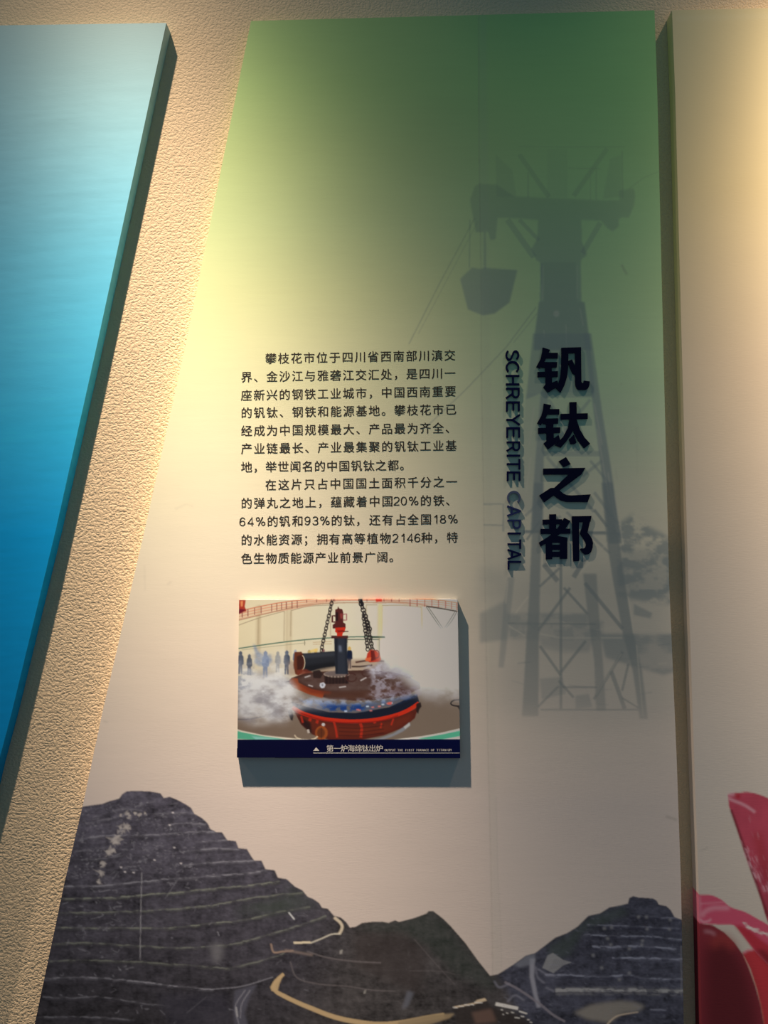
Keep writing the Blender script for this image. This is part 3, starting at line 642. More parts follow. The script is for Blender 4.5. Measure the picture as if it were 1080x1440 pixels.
def arc(cx, cy, rx, ry, a0, a1, n=18): return [(cx + rx * math.cos(math.radians(a0 + (a1 - a0) * i / n)), cy + ry * math.sin(math.radians(a0 + (a1 - a0) * i / n))) for i in range(n + 1)]
def strip_polys(pts, w):
    """a bent stroke as one mitred outline"""
    p = np.array(pts, float)
    t = np.diff(p, axis=0); t /= np.linalg.norm(t, axis=1)[:, None]
    nrm = np.stack([-t[:, 1], t[:, 0]], 1)
    vn = np.concatenate([nrm[:1], nrm[:-1] + nrm[1:], nrm[-1:]]); vn /= np.linalg.norm(vn, axis=1)[:, None]
    cosb = np.concatenate([[1], (nrm[:-1] * vn[1:-1]).sum(1), [1]]); off = vn * (w / 2 / np.maximum(cosb, .6))[:, None]
    return [tuple(q) for q in np.concatenate([p + off, (p - off)[::-1]])]
DIG = {   # plain grotesque figures, height 0..1
    '0': [arc(.29, .5, .235, .46, 90, 450, 24)], '1': [[(.10, .74), (.24, .80), (.33, .97)], [(.33, 1.0), (.33, 0)]],
    '2': [arc(.29, .70, .23, .26, 165, -20, 12) + [(.40, .42), (.16, .22), (.06, .05)], [(.03, .045), (.54, .045)]],
    '3': [arc(.28, .735, .21, .225, 160, -90, 12), arc(.28, .275, .235, .235, 90, -165, 14), [(.20, .51), (.30, .51)]],
    '4': [[(.43, 0), (.43, .98), (.05, .28)], [(.02, .26), (.57, .26)]],
    '6': [arc(.30, .31, .225, .265, 0, 360, 20), [(.075, .33), (.08, .55), (.14, .80), (.24, .93), (.36, .95), (.48, .86), (.51, .76)]],
    '8': [arc(.29, .735, .195, .215, 0, 360, 18), arc(.29, .265, .235, .225, 0, 360, 20)],
    '9': [arc(.28, .69, .225, .265, 0, 360, 20), [(.505, .67), (.50, .45), (.44, .20), (.34, .07), (.22, .05), (.10, .14), (.07, .24)]],
    '%': [arc(.20, .75, .145, .195, 0, 360, 16), arc(.70, .25, .145, .195, 0, 360, 16), [(.66, 1.0), (.24, 0)]],
}
def digit(ch):
    V_, F_ = [], []
    for st in DIG[ch]:
        q = strip_polys(st, .085); n = len(q) // 2; b = len(V_)
        V_ += q; F_ += [[b + i, b + i + 1, b + 2 * n - 2 - i, b + 2 * n - 1 - i] for i in range(n - 1)]
    return np.array(V_) * np.array([.93, .74]), F_

def set_line(V, Fc, text, xs, y0, y1, em, depth, bold, fx=1.0):
    """characters centred on the pixel columns XS, the line running from height y0 to y1"""
    n0, n1 = xs[0], xs[-1]
    for ch, x in zip(text, xs):
        if ch == ' ': continue
        v, f = digit(ch) if ch in '0123456789%' else glyph(ch)
        cjk = ord(ch) > 0x2e80
        if cjk:
            ox, oy, k = 0.5, 0.37, em
        else:
            ox, oy, k = (v[:, 0].min() + v[:, 0].max()) / 2, 0.362, em
            k = em * fx
        y = y0 + (y1 - y0) * (x - n0) / max(1e-6, n1 - n0)
        sl = (y1 - y0) / max(1e-6, n1 - n0)
        gx = (v[:, 0] - ox) * k; gy = (v[:, 1] - oy) * em
        px = x + gx; py = y + sl * gx - gy
        for j, (ux, uy) in enumerate(bold):
            b = sum(len(q) for q in V)
            V.append(P(px + ux * em, py + uy * em, depth + j * 0.00002)); Fc.extend([[i + b for i in q] for q in f])

def spread(n, a, b): return list(np.linspace(a, b, n))
ink_mat = new_mat('dark_brown_lettering', (0.040, 0.028, 0.018), 0.6, 0.2)
P1 = [("攀枝花市位于四川省西南部川滇交", spread(15, 380.8, 632.5), 504.2, 499.5),
      ("界、金沙江与雅砻江交汇处，是四川一", spread(17, 346.7, 632.7), 530.2, 524.8),
      ("座新兴的钢铁工业城市，中国西南重要", spread(17, 346.5, 633.3), 555.9, 550.2),
      ("的钒钛、钢铁和能源基地。攀枝花市已", spread(17, 346.7, 634.0), 580.5, 575.8),
      ("经成为中国规模最大、产品最为齐全、", spread(17, 346.7, 634.0), 605.8, 601.6),
      ("产业链最长、产业最集聚的钒钛工业基", spread(17, 346.7, 634.2), 631.0, 626.6),
      ("地，举世闻名的中国钒钛之都。", spread(14, 346.7, 570.0), 656.8, 654.0)]
P2 = [("在这片只占中国国土面积千分之一", spread(15, 380.8, 635.0), 681.8, 677.5),
      ("的弹丸之地上，蕴藏着中国20%的铁、", spread(12, 346.7, 544.7) + [557.6, 567.8, 581.5, 598.7, 616.8, 634.5], 707.6, 703.6),
      ("64%的钒和93%的钛，还有占全国18%", [340.8, 352.3, 366.3, 383.3, 400.3, 418.5, 432.3, 443.3, 456.8, 473.3, 490.8, 508.0, 527.0, 545.0, 563.3, 580.8, 599.0, 612.6, 622.8, 636.8], 733.6, 729.8),
      ("的水能资源；拥有高等植物2146种，特", [346.7, 364.2, 382.0, 399.5, 417.0, 434.5, 453.3, 470.3, 488.3, 505.8, 523.8, 541.8, 555.8, 566.3, 576.6, 586.8, 600.0, 617.5, 636.0], 759.4, 755.7),
      ("色生物质能源产业前景广阔。", spread(13, 346.7, 555.0), 785.4, 783.0)]
for nm, lab, para in (('printed_paragraph', 'upper printed paragraph of seven lines of dark Chinese text', P1), ('printed_paragraph', 'lower printed paragraph of five lines of dark Chinese text', P2)):
    V_, F_ = [], []
    for txt, xs, y0, y1 in para: set_line(V_, F_, txt, xs, y0, y1, 16.4, TB + 0.0004, ((-.008, 0), (.008, 0)), 1.0)
    o = link(nm, raw_mesh(nm, np.concatenate(V_), F_), ink_mat, centre); o['label'] = lab

# raised letters: prisms standing on the board
def prism(polys, name, d0, d1, mat, jitter=0.00004, bev=0.0):
    """every polygon (pixels of the letter's face) becomes a closed prism between the depths d0 and d1; one mesh"""
    V_, F_ = [], []; b = 0
    for i, pl in enumerate(polys):
        a = np.array(pl, float)
        area = 0.5 * np.sum(a[:, 0] * np.roll(a[:, 1], -1) - np.roll(a[:, 0], -1) * a[:, 1])
        if area > 0: a = a[::-1]                       # counter-clockwise as seen (pixel y runs down)
        n = len(a); top = P(a[:, 0], a[:, 1], d1 - jitter * i)
        bot = top.copy(); bot[:, 1] = -d0
        V_ += [top, bot]
        F_.append(list(range(b, b + n)))
        F_ += [[b + j, b + n + j, b + n + (j + 1) % n, b + (j + 1) % n] for j in range(n)]
        F_.append(list(range(b + 2 * n - 1, b + n - 1, -1)))
        b += 2 * n
    return link(name, raw_mesh(name, np.concatenate(V_), F_), mat)

TH = 0.0042
zt = lambda p: zm(690, 480, 6.75, p)
zw = lambda p: zm(690, 640, 6.75, p)
navy = new_mat('navy_acrylic', (0.0022, 0.0030, 0.022), 0.45, 0.10)
JIN = [(495, 57), (565, 80), (553, 108), (638, 108), (638, 160), (528, 160), (508, 196), (632, 196), (628, 246), (580, 248), (580, 284), (640, 282), (638, 336), (582, 338), (582, 392), (632, 370), (648, 422), (545, 485), (500, 435), (522, 405), (522, 336), (446, 338), (446, 290), (518, 288), (518, 250), (492, 250), (480, 240), (470, 258), (435, 240), (475, 165), (490, 100)]
JIN2 = [(505, 590), (575, 605), (562, 642), (652, 642), (652, 693), (538, 696), (520, 732), (642, 730), (640, 780), (595, 783), (595, 818), (662, 815), (660, 868), (598, 872), (600, 920), (645, 888), (662, 940), (545, 1025), (503, 970), (530, 945), (530, 872), (452, 876), (452, 822), (527, 820), (527, 785), (502, 784), (490, 772), (478, 796), (442, 776), (482, 705), (500, 640)]
FAN = [(672, 60), (858, 55), (862, 385), (870, 396), (882, 394), (886, 372), (942, 380), (937, 420), (925, 446), (905, 458), (840, 460), (818, 448), (806, 420), (803, 380), (803, 110), (738, 112), (736, 250), (725, 340), (700, 420), (663, 487), (618, 440), (645, 395), (662, 335), (670, 260), (672, 160)]
FAN_DOT = [(736, 186), (772, 170), (806, 250), (806, 318), (778, 306), (737, 206)]
TAI = [[(665, 688), (922, 682), (922, 735), (665, 742)], [(750, 577), (816, 575), (818, 745), (750, 745)], [(750, 735), (815, 735), (800, 810), (760, 890), (715, 955), (665, 1010), (612, 985), (690, 905), (735, 820)],
       [(790, 770), (815, 740), (850, 840), (890, 910), (945, 970), (890, 1015), (830, 945), (790, 868), (776, 810)], [(745, 930), (790, 885), (815, 960), (800, 974), (757, 976)]]
ZHI = [[(647, 58), (715, 18), (760, 85), (695, 115)], [(500, 128), (900, 120), (860, 185), (655, 335), (690, 364), (720, 378), (770, 382), (950, 372), (922, 445), (720, 445), (670, 432), (635, 410), (600, 382), (510, 448), (462, 382), (570, 312), (605, 310), (740, 185), (500, 185)]]
DU = [[(495, 612), (680, 608), (680, 655), (495, 660)], [(558, 562), (622, 560), (622, 710), (558, 710)], [(475, 700), (757, 698), (757, 746), (475, 750)], [(700, 595), (758, 625), (700, 715), (600, 795), (475, 868), (458, 830), (560, 768), (640, 690)],
      [(525, 812), (585, 800), (585, 988), (525, 990)], [(660, 785), (728, 782), (728, 985), (660, 985)], [(545, 800), (600, 760), (728, 782), (728, 833), (545, 833)], [(545, 850), (728, 850), (728, 900), (545, 900)], [(545, 916), (728, 916), (728, 966), (545, 966)],
      [(772, 580), (838, 580), (842, 1005), (785, 1008)], [(772, 580), (958, 577), (948, 632), (772, 642)], [(884, 610), (952, 590), (920, 735), (945, 765), (965, 800), (972, 835), (968, 880), (955, 920), (930, 940), (895, 946), (870, 925), (850, 893), (862, 885), (890, 885), (902, 872), (906, 850), (897, 822), (875, 785), (848, 745), (868, 690)]]
for nm, polys, lab in (('raised_character', [zt(JIN), zt(FAN), zt(FAN_DOT)], 'raised navy character 钒, topmost of the four large title characters'),
                       ('raised_character', [zt(JIN2)] + [zt(p) for p in TAI], 'raised navy character 钛, second from the top of the title'),
                       ('raised_character', [zw(p) for p in ZHI], 'raised navy character 之, third from the top of the title'),
                       ('raised_character', [zw(p) for p in DU], 'raised navy character 都, lowest of the four large title characters')):
    o = prism(polys, nm, TB + 0.0001, TB + 0.0001 + TH, navy)
    tag(o, lab, 'letter', 'large title characters on the green board')

# Latin capitals, drawn upright as strokes in a cap-height box (0..1) and turned to read downwards
LET = {
    'S': (.68, [arc(.34, .735, .25, .205, 20, 200, 14) + arc(.34, .735, .25, .205, 200, 262, 4)[1:] + arc(.34, .265, .28, .21, 82, -160, 18)]),
    'C': (.74, [arc(.40, .5, .34, .44, 42, 318, 26)]),
    'H': (.70, [[(.06, 0), (.06, 1)], [(.64, 0), (.64, 1)], [(.06, .53), (.64, .53)]]),
    'R': (.74, [[(.06, 0), (.06, 1)], [(.0, .945), (.42, .945)] + arc(.42, .72, .22, .225, 90, -90, 10)[1:-1] + [(.42, .495), (.06, .495)], [(.40, .495), (.70, 0)]]),
    'E': (.64, [[(.06, 0), (.06, 1)], [(.0, .945), (.62, .945)], [(.0, .53), (.58, .53)], [(.0, .055), (.64, .055)]]),
    'Y': (.74, [[(.02, 1.0), (.37, .46)], [(.72, 1.0), (.37, .46)], [(.37, .50), (.37, 0)]]),
    'I': (.11, [[(.055, 0), (.055, 1)]]),
    'T': (.72, [[(.0, .945), (.72, .945)], [(.36, 0), (.36, .95)]]),
    'A': (.76, [[(.04, 0), (.38, 1.0)], [(.72, 0), (.38, 1.0)], [(.16, .33), (.60, .33)]]),
    'P': (.66, [[(.06, 0), (.06, 1)], [(.0, .945), (.38, .945)] + arc(.38, .695, .23, .25, 90, -90, 10)[1:-1] + [(.38, .445), (.06, .445)]]),
    'L': (.58, [[(.06, 0), (.06, 1)], [(.0, .055), (.58, .055)]]),
}
blue = new_mat('blue_acrylic', (0.0035, 0.0045, 0.050), 0.45, 0.10)
pale = new_mat('faded_blue_acrylic', (0.085, 0.11, 0.20), 0.5, 0.3)
mid = new_mat('worn_blue_acrylic', (0.022, 0.030, 0.125), 0.45, 0.3)
WORD = [('S', 491.9, 506.9, blue), ('C', 507.6, 524.4, blue), ('H', 527.1, 541.5, blue), ('R', 545.2, 560.7, blue), ('E', 564.4, 578.5, blue), ('Y', 582.7, 597.8, blue), ('E', 600.7, 615.6, blue), ('R', 620.7, 634.8, blue),
        ('I', 639.4, 641.8, blue), ('T', 645.2, 660.0, blue), ('E', 663.0, 676.3, blue), ('C', 690.2, 708.4, pale), ('A', 711.0, 726.2, mid), ('P', 730.7, 743.7, mid), ('I', 749.0, 751.4, blue), ('T', 758.5, 771.9, blue), ('A', 772.3, 786.9, blue), ('L', 788.9, 800.9, blue)]
LABS = ['raised blue letter S, topmost of the small English title', 'raised blue letter C between the S and H', 'raised blue letter H of the small English title', 'raised blue letter R between the H and E', 'raised blue letter E between the R and Y',
        'raised blue letter Y of the small English title', 'raised blue letter E just below the Y', 'raised blue letter R between an E and an I', 'raised blue letter I between the R and T', 'raised blue letter T just above the last E', 'raised blue letter E directly above the faded C',
        'faded grey-blue raised letter C with worn face, first of CAPITAL', 'worn blue raised letter A just below the faded C', 'worn blue raised letter P of CAPITAL', 'raised blue letter I between the P and T', 'raised blue letter T between the I and A', 'raised blue letter A just above the L', 'raised blue letter L, lowest of the small English title']
for (ch, ya, yb, mt), lab in zip(WORD, LABS):
    w, strokes = LET[ch]
    f = (ya - 495) / (800 - 495)
    x0 = 711.2 + 3.2 * f; x1 = 730.2 + 3.0 * f                       # foot and head of the capitals, to the left and right
    sw = 0.130
    polys = []
    for st in strokes:
        q = strip_polys(st, sw)
        polys.append([(x0 + v * (x1 - x0), ya + (u / w) * (yb - ya)) for u, v in q])
    o = prism(polys, 'raised_letter', TB + 0.0001, TB + 0.0001 + TH, mt)
    tag(o, lab, 'letter', 'raised letters of the small English title')

# ------------------------------------------------------------------ the photo plaque
TP = 0.0135                                             # plaque thickness
DP = TB + TP
cp = Canvas(322, 832, 660, 1076, 4)
z3 = lambda p: zm(320, 820, 3, p)
za = lambda p: zm(330, 838, 6.75, p); zb2 = lambda p: zm(490, 838, 6.75, p); zc = lambda p: zm(330, 950, 6.75, p); zd = lambda p: zm(490, 950, 6.75, p)
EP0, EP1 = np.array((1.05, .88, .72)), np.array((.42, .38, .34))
c_ = lambda *r: np.array(r, float) / 255.0
def D_(pts, c, a=1.0, blur=.25, mod=None): cp.poly(pts, c, a, blur, mod=mod)
def DL(pts, w, c, a=1.0, blur=.25, w2=None, sm=True): cp.line(smooth(pts, 6) if sm and len(pts) > 2 else pts, w, c, a, blur, w2=w2)
# painted in display colours, turned into ink afterwards
u_ = np.clip((cp.X - 333) / 315, 0, 1)[..., None]; v_ = np.clip((cp.Y - 842) / 222, 0, 1)[..., None]
cp.im[:] = c_(236, 214, 170) * (1 - u_) + c_(205, 200, 184) * u_
cp.im[:] = cp.im * (1 - sstep(.50, .62, v_)) + (c_(128, 106, 88) * (1 - u_) + c_(112, 96, 82) * u_) * sstep(.50, .62, v_)
fn = fbm(cp, 24, 14, 500, 5); fs = fbm(cp, 7, 5, 510, 4); fb = fbm(cp, 44, 30, 520, 5)
cp.im *= (.98 + .04 * fb)[..., None]
# hall wall: pilasters, recessed bays
for x0, x1, a in ((120, 138, .35), (132, 140, .5), (246, 258, .4), (262, 272, .45), (634, 642, .5), (815, 824, .4), (965, 975, .25)): D_(z3([(x0, 95), (x1, 92), (x1 - 2, 340), (x0 - 2, 340)]), c_(186, 160, 120), a, 1.2)
for p in ([(268, 116), (266, 225)], [(436, 92), (434, 225)], [(585, 92), (586, 225)], [(652, 94), (650, 225)], [(818, 102), (822, 220)], [(130, 148), (128, 260)], [(240, 118), (238, 245)]): DL(z3(p), 1.6, c_(168, 144, 110), .5, .6)
D_(z3([(637, 85), (652, 86), (652, 240), (637, 240)]), c_(240, 205, 140), .7, .8)
for p in ([(45, 178), (130, 148), (240, 118)], [(268, 116), (340, 98), (436, 92)], [(585, 92), (632, 92)], [(652, 94), (740, 94), (818, 102)]): DL(z3(p), 1.0, c_(150, 126, 96), .7, .3)
# curved gallery rail
T0 = [(40, 120), (150, 96), (240, 80), (330, 71), (450, 66), (640, 66), (800, 68), (900, 73), (985, 86)]
for dy, col, a in ((0, (214, 120, 84), .85), (9, (220, 130, 96), .75), (18, (206, 128, 96), .7), (27, (214, 140, 110), .6)):
    DL(z3([(x, y + dy * (1.25 if x < 320 else (.35 if 440 < x < 700 else 1.0))) for x, y in T0]), 1.5, c_(*col), a, .3)
D_(z3([(40, 122), (150, 98), (330, 73), (450, 68), (450, 84), (330, 96), (150, 130), (40, 160)]), c_(236, 180, 140), .35, .6)
DL(z3([(40, 158), (150, 132), (300, 98), (450, 84), (640, 83), (780, 86), (985, 122)]), 1.3, c_(170, 120, 90), .75, .3)
for x in (62, 86, 114, 142, 186, 208, 228, 248, 272, 294, 334, 376, 418, 452, 588, 632, 660, 692, 724, 770, 800, 832, 862, 890, 920, 945, 968):
    y = np.interp(x, [q[0] for q in T0], [q[1] for q in T0]); D_(z3([(x - 2, y), (x + 2, y), (x + 2, y + (30 if x < 330 or x > 760 else 12)), (x - 2, y + (30 if x < 330 or x > 760 else 12))]), c_(140, 76, 66), .75, .3)
D_(z3([(740, 70), (985, 84), (985, 120), (780, 86)]), c_(176, 150, 140), .25, 1)
D_(z3([(47, 72), (76, 72), (72, 100), (80, 118), (60, 124), (45, 130)]), c_(176, 52, 34), .95, .4); D_(z3([(54, 76), (66, 74), (64, 98), (56, 100)]), c_(240, 150, 90), .9, .4); D_(z3([(45, 108), (78, 112), (60, 124), (45, 132)]), c_(110, 26, 40), .9, .5)
D_(z3([(625, 66), (650, 66), (652, 78), (626, 79)]), c_(226, 60, 40), .95, .4)
# hand rails on the wall
DL(z3([(40, 277), (140, 262), (260, 246), (360, 236), (450, 230), (560, 226), (662, 226)]), 1.5, c_(70, 104, 84), .9, .25); DL(z3([(60, 282), (180, 268), (330, 252)]), .8, c_(140, 140, 110), .6, .3)
DL(z3([(500, 238), (580, 238), (640, 238)]), 1.2, c_(76, 86, 70), .85, .25); DL(z3([(600, 228), (664, 228)]), 2.2, c_(50, 66, 48), .85, .3)
for x, y0, y1 in ((325, 242, 262), (505, 230, 252), (640, 232, 300)): DL(z3([(x, y0), (x, y1)]), .9, c_(120, 110, 80), .8, .3)
DL(z3([(360, 250), (440, 246)]), .8, c_(190, 150, 100), .7, .3); DL(z3([(360, 258), (440, 256)]), .8, c_(190, 150, 100), .7, .3)
# roof truss on the right
DL(z3([(838, 98), (900, 107), (968, 119)]), 1.8, c_(74, 68, 62), .95, .2)
for p in ([(838, 100), (866, 142), (902, 194)], [(846, 100), (874, 140), (908, 190)], [(968, 119), (948, 156), (922, 190)], [(960, 119), (940, 152), (916, 188)]): DL(z3(p), 1.3, c_(96, 92, 90), .75, .3)
# the people at the back, hard hats
def man(x, y, s, col, hat=None, a=1.0):
    D_(z3([(x - 9 * s, y + 8 * s), (x - 5 * s, y + 2 * s), (x + 5 * s, y + 2 * s), (x + 10 * s, y + 9 * s), (x + 11 * s, y + 34 * s), (x + 6 * s, y + 38 * s), (x + 6 * s, y + 70 * s), (x + 1 * s, y + 70 * s), (x, y + 42 * s), (x - 3 * s, y + 70 * s), (x - 8 * s, y + 70 * s), (x - 7 * s, y + 36 * s), (x - 11 * s, y + 30 * s)]), c_(*col), a, .4)
    D_(z3([(x - 5 * s, y + 3 * s), (x - 6 * s, y - 6 * s), (x, y - 12 * s), (x + 6 * s, y - 6 * s), (x + 5 * s, y + 3 * s)]), c_(*(hat or col)), a, .4)
for x, y, s, col, hat, a in ((55, 300, 1.2, (52, 60, 78), None, .9), (92, 312, 1.1, (50, 56, 70), None, .9), (160, 302, 1.4, (80, 104, 150), None, .75), (212, 300, 1.1, (120, 124, 130), (120, 120, 124), .7), (250, 298, 1.25, (40, 48, 66), (70, 80, 100), .95), (286, 292, 1.0, (70, 84, 120), (150, 160, 180), .8),
                            (345, 294, 1.0, (48, 44, 46), (60, 52, 40), .9), (372, 290, 1.0, (56, 44, 38), (225, 180, 90), .95), (404, 288, 1.0, (60, 52, 60), (120, 70, 70), .9), (514, 280, 1.15, (24, 30, 50), (214, 170, 90), 1.0)): man(x, y, s, col, hat, a)
D_(z3([(338, 286), (380, 274), (382, 286), (340, 298)]), c_(232, 196, 110), .8, .6)
D_(z3([(108, 256), (116, 262), (132, 292), (160, 306), (180, 300), (190, 330), (160, 352), (128, 350), (112, 330), (120, 312)]), c_(100, 120, 156), .75, 1.6, mod=.4 + .8 * fs)
# floor clutter behind
D_(z3([(255, 330), (660, 318), (660, 380), (255, 390)]), c_(150, 118, 96), .6, 2); DL(z3([(540, 334), (600, 326), (660, 330)]), 2.2, c_(70, 40, 34), .9, .4); DL(z3([(524, 352), (560, 352), (610, 346)]), 2.0, c_(50, 34, 30), .9, .4)
# the lid of the furnace
D_(z3([(255, 415), (270, 400), (330, 378), (420, 372), (560, 368), (680, 372), (760, 392), (812, 420), (812, 445), (760, 470), (650, 490), (540, 496), (430, 488), (340, 465), (275, 440)]), c_(70, 42, 34), 1, .4)
D_(z3([(292, 405), (350, 385), (480, 378), (640, 382), (720, 410), (700, 440), (560, 460), (420, 455), (330, 430)]), c_(104, 84, 76), .75, 2, mod=.5 + .8 * (fs - .3))
D_(z3([(255, 415), (275, 400), (296, 402), (300, 420), (350, 446), (410, 462), (400, 486), (340, 468), (280, 442)]), c_(146, 62, 30), .95, .5); D_(z3([(300, 425), (360, 448), (440, 460), (430, 472), (350, 462)]), c_(120, 48, 28), .8, 1)
D_(z3([(400, 462), (600, 452), (700, 430), (740, 450), (650, 484), (540, 492), (420, 486)]), c_(88, 56, 42), .85, 1.5, mod=.5 + 1.0 * (fn - .25))
DL(z3([(242, 417), (262, 415)]), 1.6, c_(40, 28, 26), 1, .3)
D_(z3([(360, 372), (388, 366), (402, 384), (392, 402), (362, 400)]), c_(48, 32, 28), .95, .6)
D_(z3([(408, 388), (512, 388), (510, 424), (410, 426)]), c_(52, 34, 30), 1, .4); cp.ell(*z3([(460, 384)])[0], 18.5, 5, c_(146, 126, 112), 1, .3); cp.ell(*z3([(460, 382)])[0], 17, 3.4, c_(110, 94, 88), 1, .4)
for x in range(418, 510, 14): DL(z3([(x, 392), (x, 424)]), 1.4, c_(30, 20, 20), .7, .4)
for cx, cy, r in ((522, 398, 22), (586, 380, 18)): DL(z3(arc(cx, cy, r, r * .8, 0, 330)), 1.8, c_(70, 40, 34), .95, .4)
D_(z3([(390, 422), (406, 418), (414, 428), (408, 442), (396, 444), (388, 434)]), c_(206, 204, 208), .95, .5); D_(z3([(396, 426), (404, 424), (404, 434), (398, 436)]), c_(120, 118, 124), .8, .5)
for p in ([(325, 398), (350, 390)], [(340, 430), (360, 436)], [(560, 412), (586, 398)], [(470, 440), (500, 436)]): DL(z3(p), 1.8, c_(214, 206, 200), .8, .5)
# horizontal and upright pipe, valve
D_(z3([(296, 298), (340, 296), (455, 287), (458, 350), (400, 356), (335, 376), (300, 366)]), c_(40, 40, 44), 1, .4); D_(z3([(300, 300), (455, 290), (455, 306), (300, 320)]), c_(64, 66, 72), .6, 1.5); D_(z3([(320, 350), (455, 330), (458, 352), (335, 378)]), c_(24, 22, 24), .7, 2)
D_(z3([(283, 291), (312, 290), (318, 300), (326, 336), (318, 372), (300, 388), (286, 384), (278, 345)]), c_(104, 50, 30), 1, .4); D_(z3([(292, 310), (316, 300), (322, 336), (312, 370), (294, 366)]), c_(58, 28, 22), .85, .8)
DL(z3(arc(311, 336, 15, 32, -75, 75)), 1.2, c_(216, 196, 160), .9, .3)
D_(z3([(295, 366), (330, 362), (360, 376), (320, 384), (292, 388)]), c_(120, 50, 34), .8, .8)
D_(z3([(450, 228), (504, 228), (504, 300), (508, 384), (456, 384), (452, 300)]), c_(46, 48, 56), 1, .35); D_(z3([(452, 232), (464, 232), (464, 380), (456, 380)]), c_(28, 28, 34), .8, 1); D_(z3([(468, 262), (480, 264), (482, 290), (470, 290)]), c_(120, 126, 140), .8, 1.2); D_(z3([(494, 232), (504, 232), (506, 384), (498, 384)]), c_(30, 32, 40), .7, 1)
D_(z3([(438, 222), (508, 222), (508, 233), (438, 233)]), c_(74, 38, 34), 1, .3)
D_(z3([(454, 112), (464, 108), (466, 98), (472, 108), (484, 110), (488, 124), (488, 166), (498, 172), (498, 192), (444, 192), (444, 176), (456, 166)]), c_(84, 34, 30), 1, .35); D_(z3([(456, 124), (466, 122), (466, 158), (456, 160)]), c_(36, 16, 18), .9, .5); D_(z3([(474, 128), (486, 128), (486, 150), (476, 150)]), c_(150, 60, 56), .8, .6)
DL(z3([(454, 138), (442, 138), (442, 164), (456, 164)]), 2.2, c_(76, 28, 24), 1, .25, sm=False); DL(z3([(488, 132), (502, 130), (502, 156), (488, 156)]), 1.8, c_(160, 92, 90), .9, .25, sm=False)
D_(z3([(454, 188), (498, 186), (494, 206), (486, 210), (484, 224), (462, 224), (462, 210), (454, 206)]), c_(196, 44, 22), 1, .35); D_(z3([(462, 200), (490, 198), (484, 206), (466, 208)]), c_(120, 22, 16), .8, .5); DL(z3([(486, 204), (510, 204)]), 1.4, c_(50, 34, 30), .95, .3)
# chains
def chain(a, b, n, w, h, lw):
    for i in range(n):
        t = (i + .5) / n; x = a[0] + (b[0] - a[0]) * t; y = a[1] + (b[1] - a[1]) * t
        ang = math.atan2(b[1] - a[1], b[0] - a[0])
        s = w if i % 2 else w * .62
        q = [(x + u * math.cos(ang) * h - v * math.sin(ang) * s, y + u * math.sin(ang) * h + v * math.cos(ang) * s) for u, v in [(math.cos(k), math.sin(k)) for k in np.linspace(0, 2 * math.pi, 15)]]
        DL(z3(q), lw, c_(34, 26, 26), .95, .2, sm=False)
chain((443, 66), (394, 290), 17, 6.5, 9.5, 1.15); chain((558, 68), (600, 200), 10, 9, 10, 1.5); chain((572, 130), (592, 285), 12, 7, 9, 1.3); chain((588, 160), (612, 288), 10, 8, 10, 1.4)
D_(z3([(556, 66), (568, 68), (574, 96), (562, 98)]), c_(26, 22, 24), .95, .4)
D_(z3([(584, 324), (590, 296), (604, 280), (624, 284), (640, 296), (648, 322), (640, 332), (600, 334)]), c_(188, 48, 26), .95, .5); D_(z3([(604, 284), (618, 284), (626, 322), (606, 330)]), c_(96, 26, 22), .9, .6); DL(z3(arc(628, 300, 12, 16, -120, 120)), 1.6, c_(120, 46, 40), .95, .3); D_(z3([(580, 318), (606, 312), (604, 328), (582, 330)]), c_(236, 110, 60), .8, .6)
# molten rim, smoke and the lower drum
D_(z3([(268, 500), (330, 520), (430, 545), (540, 548), (680, 524), (800, 468), (808, 500), (760, 540), (680, 570), (540, 590), (420, 580), (330, 556), (280, 528)]), c_(26, 28, 40), 1, .5)
D_(z3([(300, 490), (420, 498), (540, 506), (680, 490), (790, 466), (800, 476), (720, 510), (600, 538), (540, 545), (440, 542), (340, 524)]), c_(48, 76, 124), .85, 1.5, mod=.25 + 1.2 * (fs - .2)); D_(z3([(330, 500), (420, 508), (500, 514), (600, 508), (560, 536), (430, 538)]), c_(22, 52, 116), .85, 1.5, mod=sstep(.4, .65, fs))
for x, y in ((548, 534), (590, 520), (612, 524), (556, 536), (498, 540), (676, 508), (690, 506), (655, 512), (604, 538), (640, 520)): D_(z3([(x - 6, y - 3), (x + 6, y - 4), (x + 7, y + 3), (x - 5, y + 4)]), c_(200, 210, 230) if (x % 4) else c_(220, 120, 110), .8, .6)
D_(z3([(676, 502), (694, 500), (692, 512), (676, 514)]), c_(214, 90, 76), .9, .5)
D_(z3([(276, 530), (330, 560), (420, 584), (540, 592), (680, 574), (780, 536), (806, 520), (790, 570), (740, 610), (660, 642), (560, 662), (440, 664), (360, 640), (310, 596)]), c_(86, 34, 24), 1, .4)
D_(z3([(300, 560), (420, 596), (540, 604), (680, 588), (780, 548), (770, 580), (700, 622), (560, 650), (440, 654), (350, 620)]), c_(120, 46, 26), .5, 2, mod=.3 + 1.3 * (fn - .2)); D_(z3([(300, 560), (350, 590), (356, 640), (318, 600)]), c_(34, 22, 22), .85, 1.5)
DL(z3([(274, 524), (320, 550), (400, 572), (480, 581), (540, 583), (620, 577), (700, 560), (760, 537), (808, 506)]), 5.6, c_(196, 44, 22), .97, .35); DL(z3([(284, 538), (340, 560), (420, 582), (520, 590), (640, 582), (720, 560)]), 2.0, c_(120, 24, 18), .7, .4)
